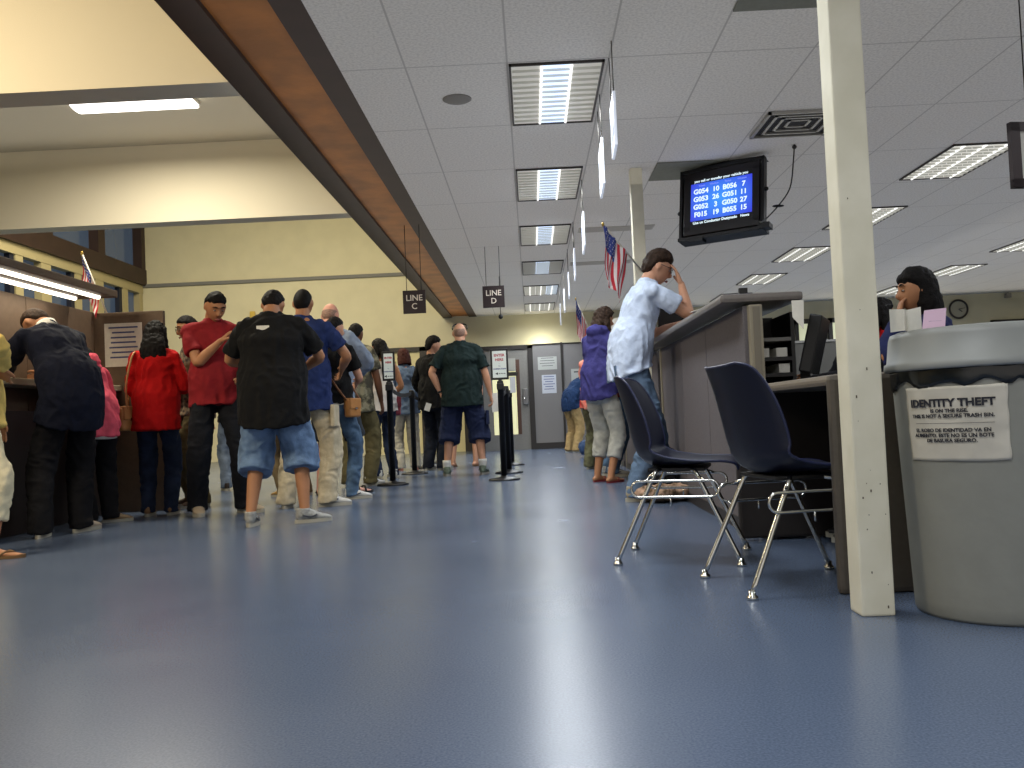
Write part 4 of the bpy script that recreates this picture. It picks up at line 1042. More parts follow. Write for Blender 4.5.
    if face:
        for sx in (-1, 1):
            e = bmesh.new(); ball(e, W(sx*.030, .081, .004), (.011*s, .007*s, .0048*s), Matrix((R0, Fw, Up)).transposed(), seg=2); eo = obj('eye', e, mat('eye_white', (150, 140, 132), .3), t, smooth=True)
            e = bmesh.new(); ball(e, W(sx*.030, .0865, .004), (.0055*s, .003*s, .0055*s), Matrix((R0, Fw, Up)).transposed(), seg=2); obj('iris', e, mat('iris_dark', (26, 18, 14), .2), eo, smooth=True)
            e = bmesh.new(); tube(e, [W(sx*.014, .091, .030), W(sx*.032, .091, .036), W(sx*.050, .080, .030)], [.0035*s, .0045*s, .0025*s], 6); obj('eyebrow', e, HAIR_B, t)
        e = bmesh.new(); loft(e, [W(-.022, .083, -.066), W(0, .094, -.066), W(.022, .083, -.066)], [(.002*s, .002*s), (.006*s, .009*s), (.002*s, .002*s)], ax=Fw, seg=8); obj('mouth', e, mat('lips', (150, 80, 74), .5), t, smooth=True)
    if hair[0]: make_hair(hair[0], Hc, R0, Fw, Up, s, hair[1] or HAIR_B, t, (V((0, 0, -1))*.8-up*.2).normalized(), seed=x*3+y)
    # clothes -----------------------------------------------------
    def torso_cloth(b, z_lo, infl, hem_flare=.0, z_hi=.55):
        pr = [(h, a, b_, yo) for h, a, b_, yo in prof if h >= max(z_lo+.03, -.03) and h <= z_hi]
        a0, b0 = hw+infl+hem_flare, .108*g+infl+hem_flare+belly*.6
        pr = [(z_lo, a0+.014, b0+.024, belly*.6)]+pr
        pts = [spine(h)+V((0, yo, 0))*s for h, _, _, yo in pr]
        rd = [(pr[0][1]*s, pr[0][2]*s)]
        for h, a, b_, _ in pr[1:]:
            dr_ = 0
            if .08 < h < .25: a = max(a, .95*hw if g < 1.1 else hw*1.0)*1.0 if not fem else a+.01; 
            if h < .25: a = max(a, hw*(.96 if fem else .99))+.018; b_ = max(b_, .108*g)+.020
            rd.append(((a+infl)*s, (b_+infl)*s))
        loft(b, pts, rd, ax=X1 if abs(twist) < 1 else rt, seg=24)
    if top:
        kind, tm, hem = top[0], top[1], top[2]
        infl = {'tee': .018, 'polo': .018, 'long': .024, 'hoodie': .034, 'blazer': .034, 'tank': .010}[kind]
        b = bmesh.new(); torso_cloth(b, hem, infl, .012)
        # yoke over the shoulders
        loft(b, [S[0]-up*.005*s, shc+up*.035*s, S[1]-up*.005*s] if kind != 'tank' else [S[0].lerp(shc, .45), shc+up*.03*s, S[1].lerp(shc, .45)],
             [(.058*s, .058*s), (.080*s, .060*s), (.058*s, .058*s)] if kind != 'tank' else [(.04*s, .035*s), (.06*s, .045*s), (.04*s, .035*s)], ax=fw_t, seg=14, rnd=(True, True))
        if kind in ('tee', 'long'):
            loft(b, [neck-up*.06*s, neck-up*.01*s, neck+up*.022*s], [(nkr*1.9, nkr*1.5), (nkr*1.42, nkr*1.3), (nkr*1.15, nkr*1.15)], ax=rt, seg=16)
        if kind in ('polo', 'blazer', 'hoodie'):
            loft(b, [neck-up*.04*s, neck+up*.028*s], [(nkr*1.35, nkr*1.3), (nkr*1.18, nkr*1.18)], ax=R0, seg=14)
        for i in (0, 1):
            sg = -1 if i == 0 else 1; Sh, El, Wr = arms[i]; gg = (.85+.15*g)
            if kind in ('tee', 'polo'):
                L = .68 if kind == 'tee' else .66
                loft(b, [Sh-rt*sg*.02*s, Sh.lerp(El, .3), Sh.lerp(El, L+(.12 if g > 1.15 else 0))], rnd=(True, False), rads=[(.054*s*gg, .056*s*gg), (.064*s*gg, .066*s*gg), (.068*s*gg*(1.05 if g > 1.15 else 1), .072*s*gg)], seg=14)
            elif kind in ('long', 'hoodie', 'blazer'):
                w_ = .012 if kind == 'long' else .020
                loft(b, [Sh-rt*sg*.02*s, Sh.lerp(El, .4), El, El.lerp(Wr, .4), El.lerp(Wr, .96)], [((.052+w_)*s*gg, (.054+w_)*s*gg), ((.048+w_)*s*gg, (.050+w_)*s*gg), ((.042+w_)*s*gg, (.042+w_)*s*gg), ((.042+w_)*s*gg, (.042+w_)*s*gg), ((.030+w_)*s*gg, (.030+w_)*s*gg)], seg=14)
        if kind == 'hoodie':
            loft(b, [neck-fw_t*.05*s-rt*.085*s+up*.01*s, neck-fw_t*.105*s-up*.01*s, neck-fw_t*.05*s+rt*.085*s+up*.01*s], [(.040*s, .035*s), (.075*s, .075*s), (.040*s, .035*s)], ax=up, seg=12, rnd=(True, True))
            ball(b, neck-fw_t*.105*s-up*.075*s, (.08*s, .045*s, .085*s), Matrix((rt, fw_t, up)).transposed())
        me = union(b, max(vox, .010), 3); sd = x*7.3+y
        displace(me, wrinkle(.0085 if kind != 'blazer' else .006, 10, 6, sd))
        displace(me, lambda p: .0035*noise.noise(p*28+V((sd, 0, 0))))
        obj({'tee': 't_shirt', 'polo': 'polo_shirt', 'long': 'shirt', 'hoodie': 'hooded_top', 'blazer': 'jacket', 'tank': 'tank_top'}[kind], me, tm, t, smooth=True)
    if bottom:
        kind, bmt = bottom
        end = {'trousers': 1.93, 'jeans': 1.93, 'shorts': .98, 'longshorts': 1.30, 'capri': 1.62}[kind]
        wide = {'trousers': .030, 'jeans': .018, 'shorts': .038, 'longshorts': .064, 'capri': .020}[kind]
        b = bmesh.new()
        pr = [(-.10, .09*g, .08*g), (-.04, hw+.002, .106*g), (.03, hw, .108*g), (.09, hw*.95, .102*g)]
        loft(b, [spine(h) for h, _, _ in pr], [((a+.006)*s, (c+.006)*s) for _, a, c in pr], seg=20)
        ball(b, pel+V((0, -.050, -.065))*s, (.125*g*s, .070*g*s, .085*s))
        for i in (0, 1):
            hip, Kn, An, fd = legs[i]; gg = .75+.25*g
            def at(u): return hip.lerp(Kn, u) if u <= 1 else Kn.lerp(An, u-1)
            def rr_(u):
                base = .086+(.058-.086)*min(u, 1) if u < 1 else .061+(.040-.061)*(u-1)
                return (base*gg+wide*(.35+.65*min(1, u/1.0)))*s
            us = [-.02]+[end*k/5 for k in range(1, 6)]
            ps = [at(max(u, 0))+(V((0, 0, .03*s)) if u < 0 else V((0, 0, 0))) for u in us]
            if end > 1.9: ps.append(V((An.x, An.y, .035*s))+fd*.008*s); us.append(1.98)
            rs = [(rr_(max(u, 0)), rr_(max(u, 0))*1.05) for u in us]
            rs[0] = (rs[0][0]*.88, rs[0][1]*.92)
            if end > 1.9: rs[-1] = (rs[-2][0]*1.06, rs[-2][1]*1.15)
            loft(b, ps, rs, seg=16, k=3)
        me = union(b, max(vox, .010), 3); sd = x*3.1-y
        displace(me, wrinkle(.007, 8, 9, sd)); displace(me, lambda p: .004*noise.noise(V((p.x*22, p.y*22, p.z*30+sd))))
        for v in me.vertices: v.co.z = max(v.co.z, .012)
        obj({'trousers': 'trousers', 'jeans': 'jeans', 'shorts': 'shorts', 'longshorts': 'denim_shorts', 'capri': 'capri_trousers'}[kind], me, bmt, t, smooth=True)
    if shoes:
        kind = shoes[0]
        for i in (0, 1):
            hip, Kn, An, fd = legs[i]; sd_ = V((fd.y, -fd.x, 0)); A0 = V((An.x, An.y, 0))
            def outline(r, z0, z1, nm, m, par):
                b = bmesh.new(); n = 28; lo, hi = [], []
                for k in range(n):
                    a = 2*math.pi*k/n; u = math.cos(a); v = math.sin(a)
                    L = .058+.122*((u+1)/2)*2-.058 if False else None
                    px = .062+u*.133+r*u; wd_ = (.040+.010*u)*(1-.0*u)+r
                    p = A0+(fd*px+sd_*(v*wd_))*s
                    lo.append(b.verts.new(p+V((0, 0, z0*s)))); hi.append(b.verts.new(p+V((0, 0, (z1+.010*max(0, u-.5))*s))))
                b.faces.new(lo[::-1]); b.faces.new(hi)
                for k in range(n): b.faces.new((lo[k], lo[(k+1) % n], hi[(k+1) % n], hi[k]))
                return obj(nm, b, m, par)
            if kind in ('sneaker', 'shoe'):
                b = bmesh.new(); A = lambda f, z: A0+(fd*f)*s+V((0, 0, z*s))
                loft(b, [A(-.036, .045), A(-.01, .055), A(.04, .052), (A(.10, .040)), A(.155, .032), A(.178, .028)], [(.030*s, .040*s), (.038*s, .048*s), (.040*s, .042*s), (.046*s, .028*s), (.042*s, .020*s), (.032*s, .014*s)], ax=sd_, seg=16, rnd=(True, True))
                loft(b, [A(-.012, .05), A(-.012, .105 if kind == 'sneaker' else .09)], [(.042*s, .052*s), (.040*s, .050*s)], ax=sd_, seg=16)
                me = union(b, .007, 2)
                for v in me.vertices: v.co.z = max(v.co.z, .012)
                so_ = obj('shoe', me, shoes[1], t, smooth=True)
                outline(.004, 0.001, .026, 'sole', shoes[2] if len(shoes) > 2 else RUBBER, so_)
                if kind == 'sneaker':
                    b = bmesh.new()
                    for k in range(4): tube(b, [A(.035+.022*k, .088-.012*k)+sd_*-.022*s, A(.038+.022*k, .094-.013*k), A(.035+.022*k, .088-.012*k)+sd_*.022*s], .0035*s, 5)
                    obj('laces', b, WHITE, so_)
                    b = bmesh.new()
                    for q_ in (-1, 1): tube(b, smooth_path([A(-.03, .06)+sd_*q_*.043*s, A(.03, .045)+sd_*q_*.046*s, A(.075, .058)+sd_*q_*.042*s], 3), .006*s, 6)
                    obj('side_stripe', b, mat('sneaker_accent', (70, 72, 78), .6), so_)
            else:
                so_ = outline(.006, 0.001, .018, 'sandal', shoes[1], t)
                b = bmesh.new(); A = lambda f, z: A0+(fd*f)*s+V((0, 0, z*s))
                if kind == 'sandal':
                    for f_ in (.03, .10): tube(b, smooth_path([A(f_, .015)-sd_*.046*s, A(f_+.005, .055)-sd_*.026*s, A(f_+.008, .064), A(f_+.005, .055)+sd_*.026*s, A(f_, .015)+sd_*.046*s], 3), .009*s, 6)
                else:
                    for q_ in (-1, 1): tube(b, smooth_path([A(.05, .012)+sd_*q_*.044*s, A(.09, .045)+sd_*q_*.026*s, A(.13, .040)], 3), .006*s, 6)
                obj('strap', b, shoes[1], so_)
    t['_k'] = 0; del t['_k']
    fr = dict(t=t, s=s, neck=neck, up=up, fw=fw_t, rt=rt, S=S, arms=arms, W=W, Hc=Hc, R0=R0, Fw=Fw, Up=Up, pel=pel, spine=spine, legs=legs, hw=hw)
    return fr
def glasses(p, m=None):
    b = bmesh.new(); W = p['W']
    for sx in (-1, 1):
        tube(b, [W(sx*(.032+.021*math.cos(a)), .098-.006*abs(math.cos(a)), .004+.016*math.sin(a)) for a in [2*math.pi*k/14 for k in range(14)]], .0022, 6, closed=True)
        tube(b, [W(sx*.053, .092, .008), W(sx*.078, .07, .010), W(sx*.080, -.01, .012)], .0022, 6)
    tube(b, [W(-.011, .10, .006), W(.011, .10, .006)], .0022, 6)
    obj('glasses', b, m or BLACK, p['t'])
def to_world(p, v):
    t = p['t']; return Matrix.Translation(t.location) @ Matrix.Rotation(t.rotation_euler.z, 4, 'Z') @ Vector(v)
def hbag(label, p, local, size, m, strap=None, sm=None, rz=0):
    """shoulder bag as a thing of its own; strap = list of points in the person's frame"""
    w0 = to_world(p, local); t = thing('handbag', label, 'handbag', w0, p['t'].rotation_euler.z+rz)
    a, b_, c = size; b = bmesh.new(); box(b, -a/2, a/2, -b_/2, b_/2, -c, 0, bev=min(a, b_, c)*.28)
    obj('bag_body', b, m, t, smooth=True)
    b = bmesh.new(); box(b, -a*.46, a*.46, -b_/2-.008, b_/2+.008, -c*.55, .006, bev=.01); obj('flap', b, m, t)
    b = bmesh.new(); box(b, -.015, .015, -b_/2-.014, -b_/2-.004, -c*.58, -c*.46); obj('clasp', b, CHROME, t)
    if strap:
        iv = Matrix.Rotation(-rz, 4, 'Z'); b = bmesh.new()
        tube(b, smooth_path([iv @ (Vector(q)-Vector(local)) for q in strap], 4), .009, 6); obj('strap', b, sm or m, t)
def sheet(name, label, p, local, w_, h, m=WHITE, rot=(0, 0, 0), cat='paper'):
    b = B(-w_/2, w_/2, -.0015, .0015, -h/2, h/2)
    o = tag(obj(name, b, m), label, cat); o.location = to_world(p, local); o.rotation_euler = (rot[0], rot[1], rot[2]+p['t'].rotation_euler.z); return o

V = Vector
# 1 yellow top at the left picture edge
p = person('person in yellow top, cream capri trousers and flip-flops, cut off by the left edge', -3.31, 5.30, 82, H=1.62, skin_m=SKIN_M, hair=('long', HAIR_B), fem=True,
    top=('long', cloth('yellow', (222, 194, 112)), -.10), bottom=('capri', cloth('cream', (222, 212, 180))), shoes=('flip', mat('flipflop_brown', (110, 82, 50), .7)),
    feet=((-.12, -.12, -5), (.10, .12, 0)), hands=(None, (.08, .20, 1.20)), elbows=((-.5, -.8, -.2), (.15, 1.5, -.8)), vox=.011)
# 2 navy blazer man leaning over the booth counter
p = person('person in dark navy blazer bent over the writing booth counter, head down', -3.35, 6.40, -58, H=1.86, girth=1.06, lean=36, skin_m=SKIN_M, hair=('short', HAIR_BR),
    top=('blazer', cloth('navy_blazer', (18, 22, 38)), -.18), bottom=('trousers', cloth('black', (18, 18, 22))), shoes=('sneaker', mat('shoe_tan_white', (176, 160, 140), .7)),
    feet=((-.20, -.02, 40), (.10, .02, 70)), hands=((-.12, .60, 1.10), (.16, .58, 1.10)), head=(62, 8), hips=(0, -.08))
b = bmesh.new(); loft(b, [p['neck']-p['up']*.01, p['neck']+p['up']*.05], [(.082, .08), (.07, .07)], ax=p['R0'], seg=20); obj('shirt_collar', b, WHITE, p['t'], smooth=True, label='white collar')
# 3 pink hoodie
p = person('person in pink hooded top with white hem, bent toward the booth', -3.42, 7.02, -62, H=1.52, girth=.95, lean=22, skin_m=SKIN_M, hair=('long', HAIR_B), fem=True,
    top=('hoodie', cloth('pink', (226, 92, 112)), -.10), bottom=('trousers', cloth('black', (18, 18, 22))), shoes=('shoe', mat('shoe_beige', (140, 118, 90), .8)),
    feet=((-.1, 0, 10), (.12, .02, 120)), hands=((-.1, .42, 1.2), (.15, .42, 1.2)), head=(30, 0))
b = bmesh.new(); loft(b, [p['spine'](-.135), p['spine'](-.06)], [(.185*p['s'], .145*p['s'])]*2, seg=20); obj('undershirt_hem', b, WHITE, p['t'], smooth=True, label='white hem')
# 4 red top woman
p = person('person in bright red top with long dark wavy hair and tan shoulder bag', -3.16, 7.52, -12, H=1.66, girth=1.02, skin_m=SKIN_M, hair=('curly', HAIR_B), fem=True,
    top=('long', cloth('red', (168, 14, 16), .08), -.16), bottom=('jeans', denim('dark', (34, 44, 66))), shoes=('shoe', mat('shoe_tan', (128, 98, 70), .7)),
    feet=((-.09, 0, 0), (.10, 0, 6)), hands=((-.10, .26, 1.12), (.12, .28, 1.12)), head=(12, 0))
hbag('tan leather handbag hanging on the shoulder of the red top', p, (-.235, -.03, .92), (.17, .10, .20), mat('tan_leather', (168, 120, 70), .5, noise_amt=.08), [(-.21, -.09, .9), (-.21, -.115, 1.10), (-.165, -.09, 1.33), (-.15, -.0, 1.375), (-.19, .09, 1.28), (-.24, .05, .92)], rz=R(60))
# 5 man with glasses
p = person('person with glasses and receding dark hair in patterned shirt, behind the red t-shirt', -3.12, 8.30, -128, H=1.80, skin_m=SKIN_M, hair=('short', HAIR_B), face=True,
    top=('long', mat('cloth_pattern', (150, 128, 100), .9, col2=(52, 44, 46), nscale=34), -.12), bottom=('trousers', cloth('olive', (88, 76, 50))), shoes=('shoe', mat('shoe_brown', (72, 48, 32), .7)),
    hands=((-.16, .25, 1.05), (.16, .25, 1.05)), head=(14, 0), curl=(.8, .8))
glasses(p)
# 6 red t-shirt young man looking at phone
p = person('young person in faded red t-shirt and black trousers, head down, one hand raised', -2.64, 7.46, 158, H=1.90, girth=.98, skin_m=SKIN_M, hair=('short', HAIR_B), face=True,
    top=('tee', cloth('faded_red', (128, 30, 36), .12), -.10), bottom=('trousers', cloth('black_jeans', (22, 24, 30))), shoes=('sneaker', mat('shoe_grey_beige', (164, 148, 126), .7)),
    feet=((-.19, .02, -42), (.15, 0, -4)), hands=((-.20, .24, 1.02), (-.05, .22, 1.31)), elbows=((-.5, -.6, -.5), (.6, -.2, -1)), head=(32, 16), curl=(.9, 1.1), palms=(V((0, .3, 1)), V((-1, .3, .2))), vox=.0085)
sheet('paper_form', 'white paper held at the waist between red t-shirt and black t-shirt', p, V((-.27, .36, .985))*p['s'], .16, .11, rot=(R(60), R(12), R(20)))
# 7 black t-shirt man
SN = mat('sneaker_grey', (150, 150, 146), .6, noise_amt=.2, nscale=40)
p = person('heavyset person from behind in black t-shirt and knee-length denim shorts, head bowed', -1.86, 6.44, -4, H=1.79, girth=1.34, skin_m=SKIN_M, hair=('short', HAIR_B), belly=.04,
    top=('tee', cloth('black_tee', (20, 20, 21)), -.20), bottom=('longshorts', denim('blue', (102, 126, 158))), shoes=('sneaker', SN),
    feet=((-.17, -.03, -4), (.19, .04, 62)), hands=((-.14, .30, 1.14), (.16, .34, 1.10)), elbows=((-1.0, -.25, -.5), (1.0, -.2, -.5)), head=(36, 0), lean=5, vox=.0085, gap=.1)
b = bmesh.new(); q = p['neck']-p['up']*.115-p['fw']*.098
box(b, -.045, .045, -.003, .0, -.02, .02); [setattr(v, 'co', v.co+q) for v in b.verts]; lb = obj('shirt_print', b, WHITE, p['t'], label='small white print below the collar')
lb.location = (-.035, -.012, .0)
# 8 blue polo
p = person('tall person from behind in blue polo shirt and light khaki cargo trousers', -1.95, 7.74, 6, H=1.92, girth=1.12, skin_m=SKIN_M, hair=('buzz', HAIR_B),
    top=('polo', cloth('blue_polo', (34, 48, 92)), -.16), bottom=('trousers', cloth('khaki', (184, 172, 146))), shoes=('sneaker', mat('sneaker_white', (198, 196, 190), .6)),
    feet=((-.17, -.05, -12), (.15, .0, 55)), hands=((-.14, .32, 1.12), (.20, .32, 1.08)), elbows=((-.7, -.4, -.5), (.9, -.3, -.5)), head=(4, 6), vox=.009)
b = bmesh.new(); A, Bk = p['legs'][1][0], p['legs'][1][1]; c = A.lerp(Bk, .42)+V((.105, -.03, 0))*p['s']; box(b, -.02, .02, -.07, .07, -.11, .08, bev=.012); [setattr(v, 'co', v.co+c) for v in b.verts]; obj('cargo_pocket', b, cloth('khaki', (184, 172, 146)), p['t'])
# 10 woman in black top with crossbody bag
p = person('person in black sleeveless-cuffed top and blue jeans with tan crossbody bag', -1.84, 8.36, 14, H=1.73, girth=.95, skin_m=SKIN_L, hair=('bun', HAIR_B), fem=True,
    top=('tee', cloth('black_tee', (20, 20, 21)), -.02), bottom=('jeans', denim('mid', (76, 98, 122))), shoes=('sneaker', mat('sneaker_white', (198, 196, 190), .6)),
    feet=((-.09, 0, -5), (.13, .04, 50)), hands=((-.12, .28, 1.05), (.10, .30, 1.1)), elbows=((-.5, -.6, -.5), (.7, -.5, -.7)), head=(6, -30))
b = bmesh.new(); loft(b, [p['spine'](-.03), p['spine'](.015)], [(.178*p['s'], .13*p['s'])]*2, seg=20); obj('undershirt_hem', b, WHITE, p['t'], smooth=True, label='white hem')
hbag('tan leather crossbody bag on the hip of the person in black top and jeans', p, (.20, -.03, .93), (.15, .08, .17), mat('tan_leather2', (178, 122, 66), .5, noise_amt=.1), [(.17, -.09, .92), (.06, -.165, 1.12), (-.08, -.14, 1.35), (-.14, -.02, 1.47), (-.04, .14, 1.3), (.22, .10, .92)], mat('strap_brown', (120, 74, 40), .6), rz=R(70))
# 9 bald man in grey shirt
p = person('tall balding person in loose grey-blue shirt and dark shorts with sandals', -2.00, 8.98, 4, H=1.96, girth=1.1, skin_m=SKIN_P, hair=('ring', HAIR_G),
    top=('long', cloth('grey_blue', (128, 140, 158)), -.14), bottom=('shorts', cloth('charcoal', (48, 52, 58))), shoes=('sandal', mat('sandal_black', (26, 22, 22), .7)),
    feet=((-.13, 0, -8), (.17, .02, 40)), hands=((-.15, .30, 1.1), (.2, .30, 1.1)), elbows=((-.6, -.5, -.5), (.9, -.3, -.6)), head=(10, -6))
# 11 camo shirt
p = person('person in camouflage shirt and olive trousers with dark cropped hair', -1.95, 10.0, 10, H=1.86, skin_m=SKIN_D, hair=('short', HAIR_B),
    top=('tee', mat('cloth_camo', (138, 132, 108), .9, col2=(66, 62, 50), nscale=11, kind='camo'), -.14), bottom=('trousers', cloth('olive2', (92, 84, 56))), shoes=('sneaker', mat('sneaker_white', (198, 196, 190), .6)),
    feet=((-.12, 0, 0), (.12, .0, 30)), hands=(None, (.24, .12, .84)), elbows=((-.5, -.8, -.2), (.6, -.8, -.2)), head=(16, 0), vox=.012)
# 12 white tank top woman
p = person('young person with long dark hair in white tank top and jeans, face turned left', -1.86, 11.3, -38, H=1.78, girth=.92, skin_m=SKIN_M, hair=('long', HAIR_B), fem=True, face=True,
    top=('tank', cloth('white', (212, 206, 200), .05), -.08), bottom=('jeans', denim('dark', (34, 44, 66))), shoes=('sneaker', mat('sneaker_white', (198, 196, 190), .6)),
    hands=(None, (.18, .18, .98)), elbows=((-.5, -.8, -.2), (.7, -.6, -.5)), head=(8, 28), vox=.011)
hbag('dark red handbag carried by the person in white tank top', p, (.20, .14, 1.02), (.26, .12, .24), mat('maroon_leather', (120, 20, 40), .5), [(.10, .14, 1.0), (.14, .10, 1.14), (.22, .12, 1.16), (.30, .14, 1.0)], rz=R(30))
# 13 auburn hair, blue-grey shirt
p = person('person with auburn hair in blue-grey shirt and pale trousers behind the left sign post', -1.81, 12.95, -20, H=1.78, girth=.98, skin_m=SKIN_P, hair=('bob', HAIR_R), fem=True,
    top=('tee', cloth('steel_blue', (98, 116, 142)), -.12), bottom=('trousers', cloth('pale_grey', (168, 164, 152))), shoes=('flip', mat('sandal_pink', (170, 110, 90), .7)),
    hands=((-.2, .2, 1.0), (.2, .2, 1.0)), head=(10, 0), vox=.012)
# 14 young man black shirt
p = person('young person with dark hair in black shirt, face turned right toward the bald man', -1.38, 12.6, 28, H=1.90, skin_m=SKIN_L, hair=('full', HAIR_B),
    top=('long', cloth('black_tee', (20, 20, 21)), -.12), bottom=('trousers', denim('black', (26, 30, 40))), shoes=('sneaker', SN), hands=((-.22, .16, .95), (.2, .24, 1.0)), head=(6, -42), vox=.012)
# 16 person hidden behind the bald man
p = person('person mostly hidden behind the bald man in line, bare legs and flip-flops showing', -1.01, 13.25, 0, H=1.93, skin_m=SKIN_L, hair=('short', HAIR_B),
    top=('tee', cloth('charcoal_tee', (36, 36, 40)), -.12), bottom=('shorts', cloth('charcoal', (48, 52, 58))), shoes=('flip', mat('flipflop_brown', (110, 82, 50), .7)), feet=((-.16, 0, 0), (.14, 0, 25)), vox=.012)
# 15 bald man under LINE D
p = person('broad balding person from behind in dark green t-shirt and navy shorts below LINE D', -.86, 11.2, 0, H=1.95, girth=1.26, skin_m=SKIN_L, hair=('ring', HAIR_G),
    top=('tee', cloth('dark_green', (24, 38, 38)), -.14), bottom=('longshorts', cloth('navy_cargo', (38, 46, 74))), shoes=('sneaker', mat('sneaker_green_grey', (120, 132, 112), .7, noise_amt=.3, nscale=50)),
    feet=((-.20, 0, -6), (.20, .02, 10)), hands=((-.24, .0, .93), (.33, .04, .84)), elbows=((-1, -.4, 0), (.6, -.8, 0)), head=(4, 0), curl=(.9, .9), vox=.010)
for i in (0, 1):
    hip, Kn, An, fd = p['legs'][i]; b = bmesh.new(); loft(b, [An+V((0, 0, -.02)), An+V((0, 0, .10))], [(.050, .054), (.052, .056)], seg=14); obj('sock', b, WHITE, p['t'], smooth=True)
for nm, sx in (('cargo_pocket', 1),):
    b = bmesh.new(); A, Bk = p['legs'][1][0], p['legs'][1][1]; c = A.lerp(Bk, .62)+V((.15, -.03, 0)); box(b, -.02, .02, -.07, .07, -.10, .08, bev=.012); [setattr(v, 'co', v.co+c) for v in b.verts]; obj(nm, b, cloth('navy_cargo', (38, 46, 74)), p['t'])
b = bmesh.new(); W = p['W']; tube(b, smooth_path([W(-.082, .02, .05), W(-.07, .07, .105), W(0, .09, .125), W(.07, .07, .105), W(.082, .02, .05)], 4), .009, 6)
o = tag(obj('sunglasses', b, BLACK), 'dark sunglasses pushed up on the head of the bald man in line', 'sunglasses'); o.location = p['t'].location; o.rotation_euler = p['t'].rotation_euler
b = bmesh.new(); El, Wr = p['arms'][0][1:]; d_ = (Wr-El).normalized(); loft(b, [Wr-d_*.03, Wr-d_*.005], [(.036, .036)]*2, seg=14)
obj('wristband', b, BLACK, p['t'])
sheet('paper_form', 'white paper held in the right hand of the bald man in line', p, V((.36, .10, .80))*p['s'], .10, .24, rot=(0, R(-6), R(25)))
sheet('paper_form', 'small white paper showing between the young man in black and the bald man', p, V((-.40, .10, .78))*p['s'], .07, .10, rot=(0, R(20), 0))
# 17 far person seen between the legs
p = person('person in worn jeans and dark shoes, mostly hidden behind the red t-shirt', -3.42, 10.3, -30, H=1.70, skin_m=SKIN_L, hair=('short', HAIR_BR),
    top=('tee', cloth('charcoal_tee', (36, 36, 40)), -.12), bottom=('jeans', denim('worn', (110, 122, 138))), shoes=('shoe', mat('shoe_dark', (44, 34, 30), .7)), feet=((-.12, 0, 0), (.14, .05, 60)), vox=.012)
# 17b person behind black t-shirt man (tan shoe visible between the shorts)
p = person('person hidden behind the black t-shirt, only a tan shoe visible between the legs', -2.52, 8.95, -20, H=1.56, girth=.9, skin_m=SKIN_M, hair=('short', HAIR_B),
    top=('tee', cloth('charcoal_tee', (36, 36, 40)), -.12), bottom=('trousers', cloth('khaki_dark', (120, 104, 76))), shoes=('shoe', mat('shoe_gold', (150, 116, 60), .7)), feet=((.02, 0, -40), (.26, 0, 20)), vox=.013)

# 18 leaning man in light blue shirt
p = person('tall person in light blue shirt and jeans leaning on the counter, hand over face', .80, 7.22, 80, H=2.07, girth=1.0, lean=20, skin_m=SKIN_L, hair=('full', HAIR_BR), face=True,
    top=('polo', cloth('light_blue', (198, 212, 236), .05), -.07), bottom=('jeans', denim('faded', (92, 112, 136))), shoes=('sneaker', mat('sneaker_beige', (160, 150, 128), .7)),
    feet=((-.09, .22, 10), (.13, -.04, -6)), hands=((-.10, .46, 1.20), (.05, .375, 1.44)), elbows=((-.5, -.2, -1), (.25, .8, -1)), head=(24, -4), hips=(0, .0), curl=(.5, .25), palms=(V((0, 0, -1)), V((-.35, -1, .1))), handdir=(None, (-.12, -.30, 1)), vox=.0085)
glasses(p)
b = bmesh.new(); A = p['pel']
for sx in (-.09, .085): box(b, sx-.055, sx+.055, -.008, 0, -.13, 0, bev=.006)
[setattr(v, 'co', v.co+A+V((0, -.150, -.02))) for v in b.verts]; obj('back_pocket', b, denim('faded', (92, 112, 136)), p['t'])
# 19 purple hoodie woman
p = person('person in purple hooded top and pale grey capri trousers with curly dark hair', .70, 9.12, 40, H=1.80, girth=1.0, lean=7, skin_m=SKIN_M, hair=('curly', HAIR_BR), fem=True,
    top=('hoodie', cloth('purple', (58, 56, 112)), -.06), bottom=('capri', cloth('pale_capri', (182, 182, 174))), shoes=('flip', mat('flipflop_red', (120, 36, 36), .7)),
    feet=((-.12, .06, 0), (.10, -.02, 0)), hands=((-.12, .42, 1.2), (.14, .42, 1.2)), head=(10, -25), vox=.010)
# 20 white cap
p = person('person in white cap at the counter, mostly hidden behind the purple hooded top', .84, 9.98, 80, H=1.80, girth=.95, lean=10, skin_m=SKIN_M, hair=('cap', mat('cap_white', (205, 200, 190), .8)),
    top=('tee', cloth('maroon', (110, 34, 34)), -.10), bottom=('jeans', denim('mid', (76, 98, 122))), shoes=('sneaker', SN), hands=((-.12, .4, 1.2), (.14, .4, 1.2)), head=(26, 0), vox=.012)
# 21 red and plaid shirt
p = person('person in red shirt with orange and white plaid panel and olive trousers at the counter', .78, 11.35, 35, H=1.66, girth=.95, lean=10, skin_m=SKIN_M, hair=('short', HAIR_B),
    top=('tee', mat('cloth_plaid', (200, 30, 34), .9, col2=(226, 176, 150), nscale=7), -.10), bottom=('trousers', mat('cloth_olive_camo', (104, 104, 74), .9, col2=(70, 66, 48), nscale=16)), shoes=('shoe', mat('shoe_brown', (72, 48, 32), .7)),
    hands=((-.12, .4, 1.15), (.14, .4, 1.15)), head=(20, 0), vox=.012)
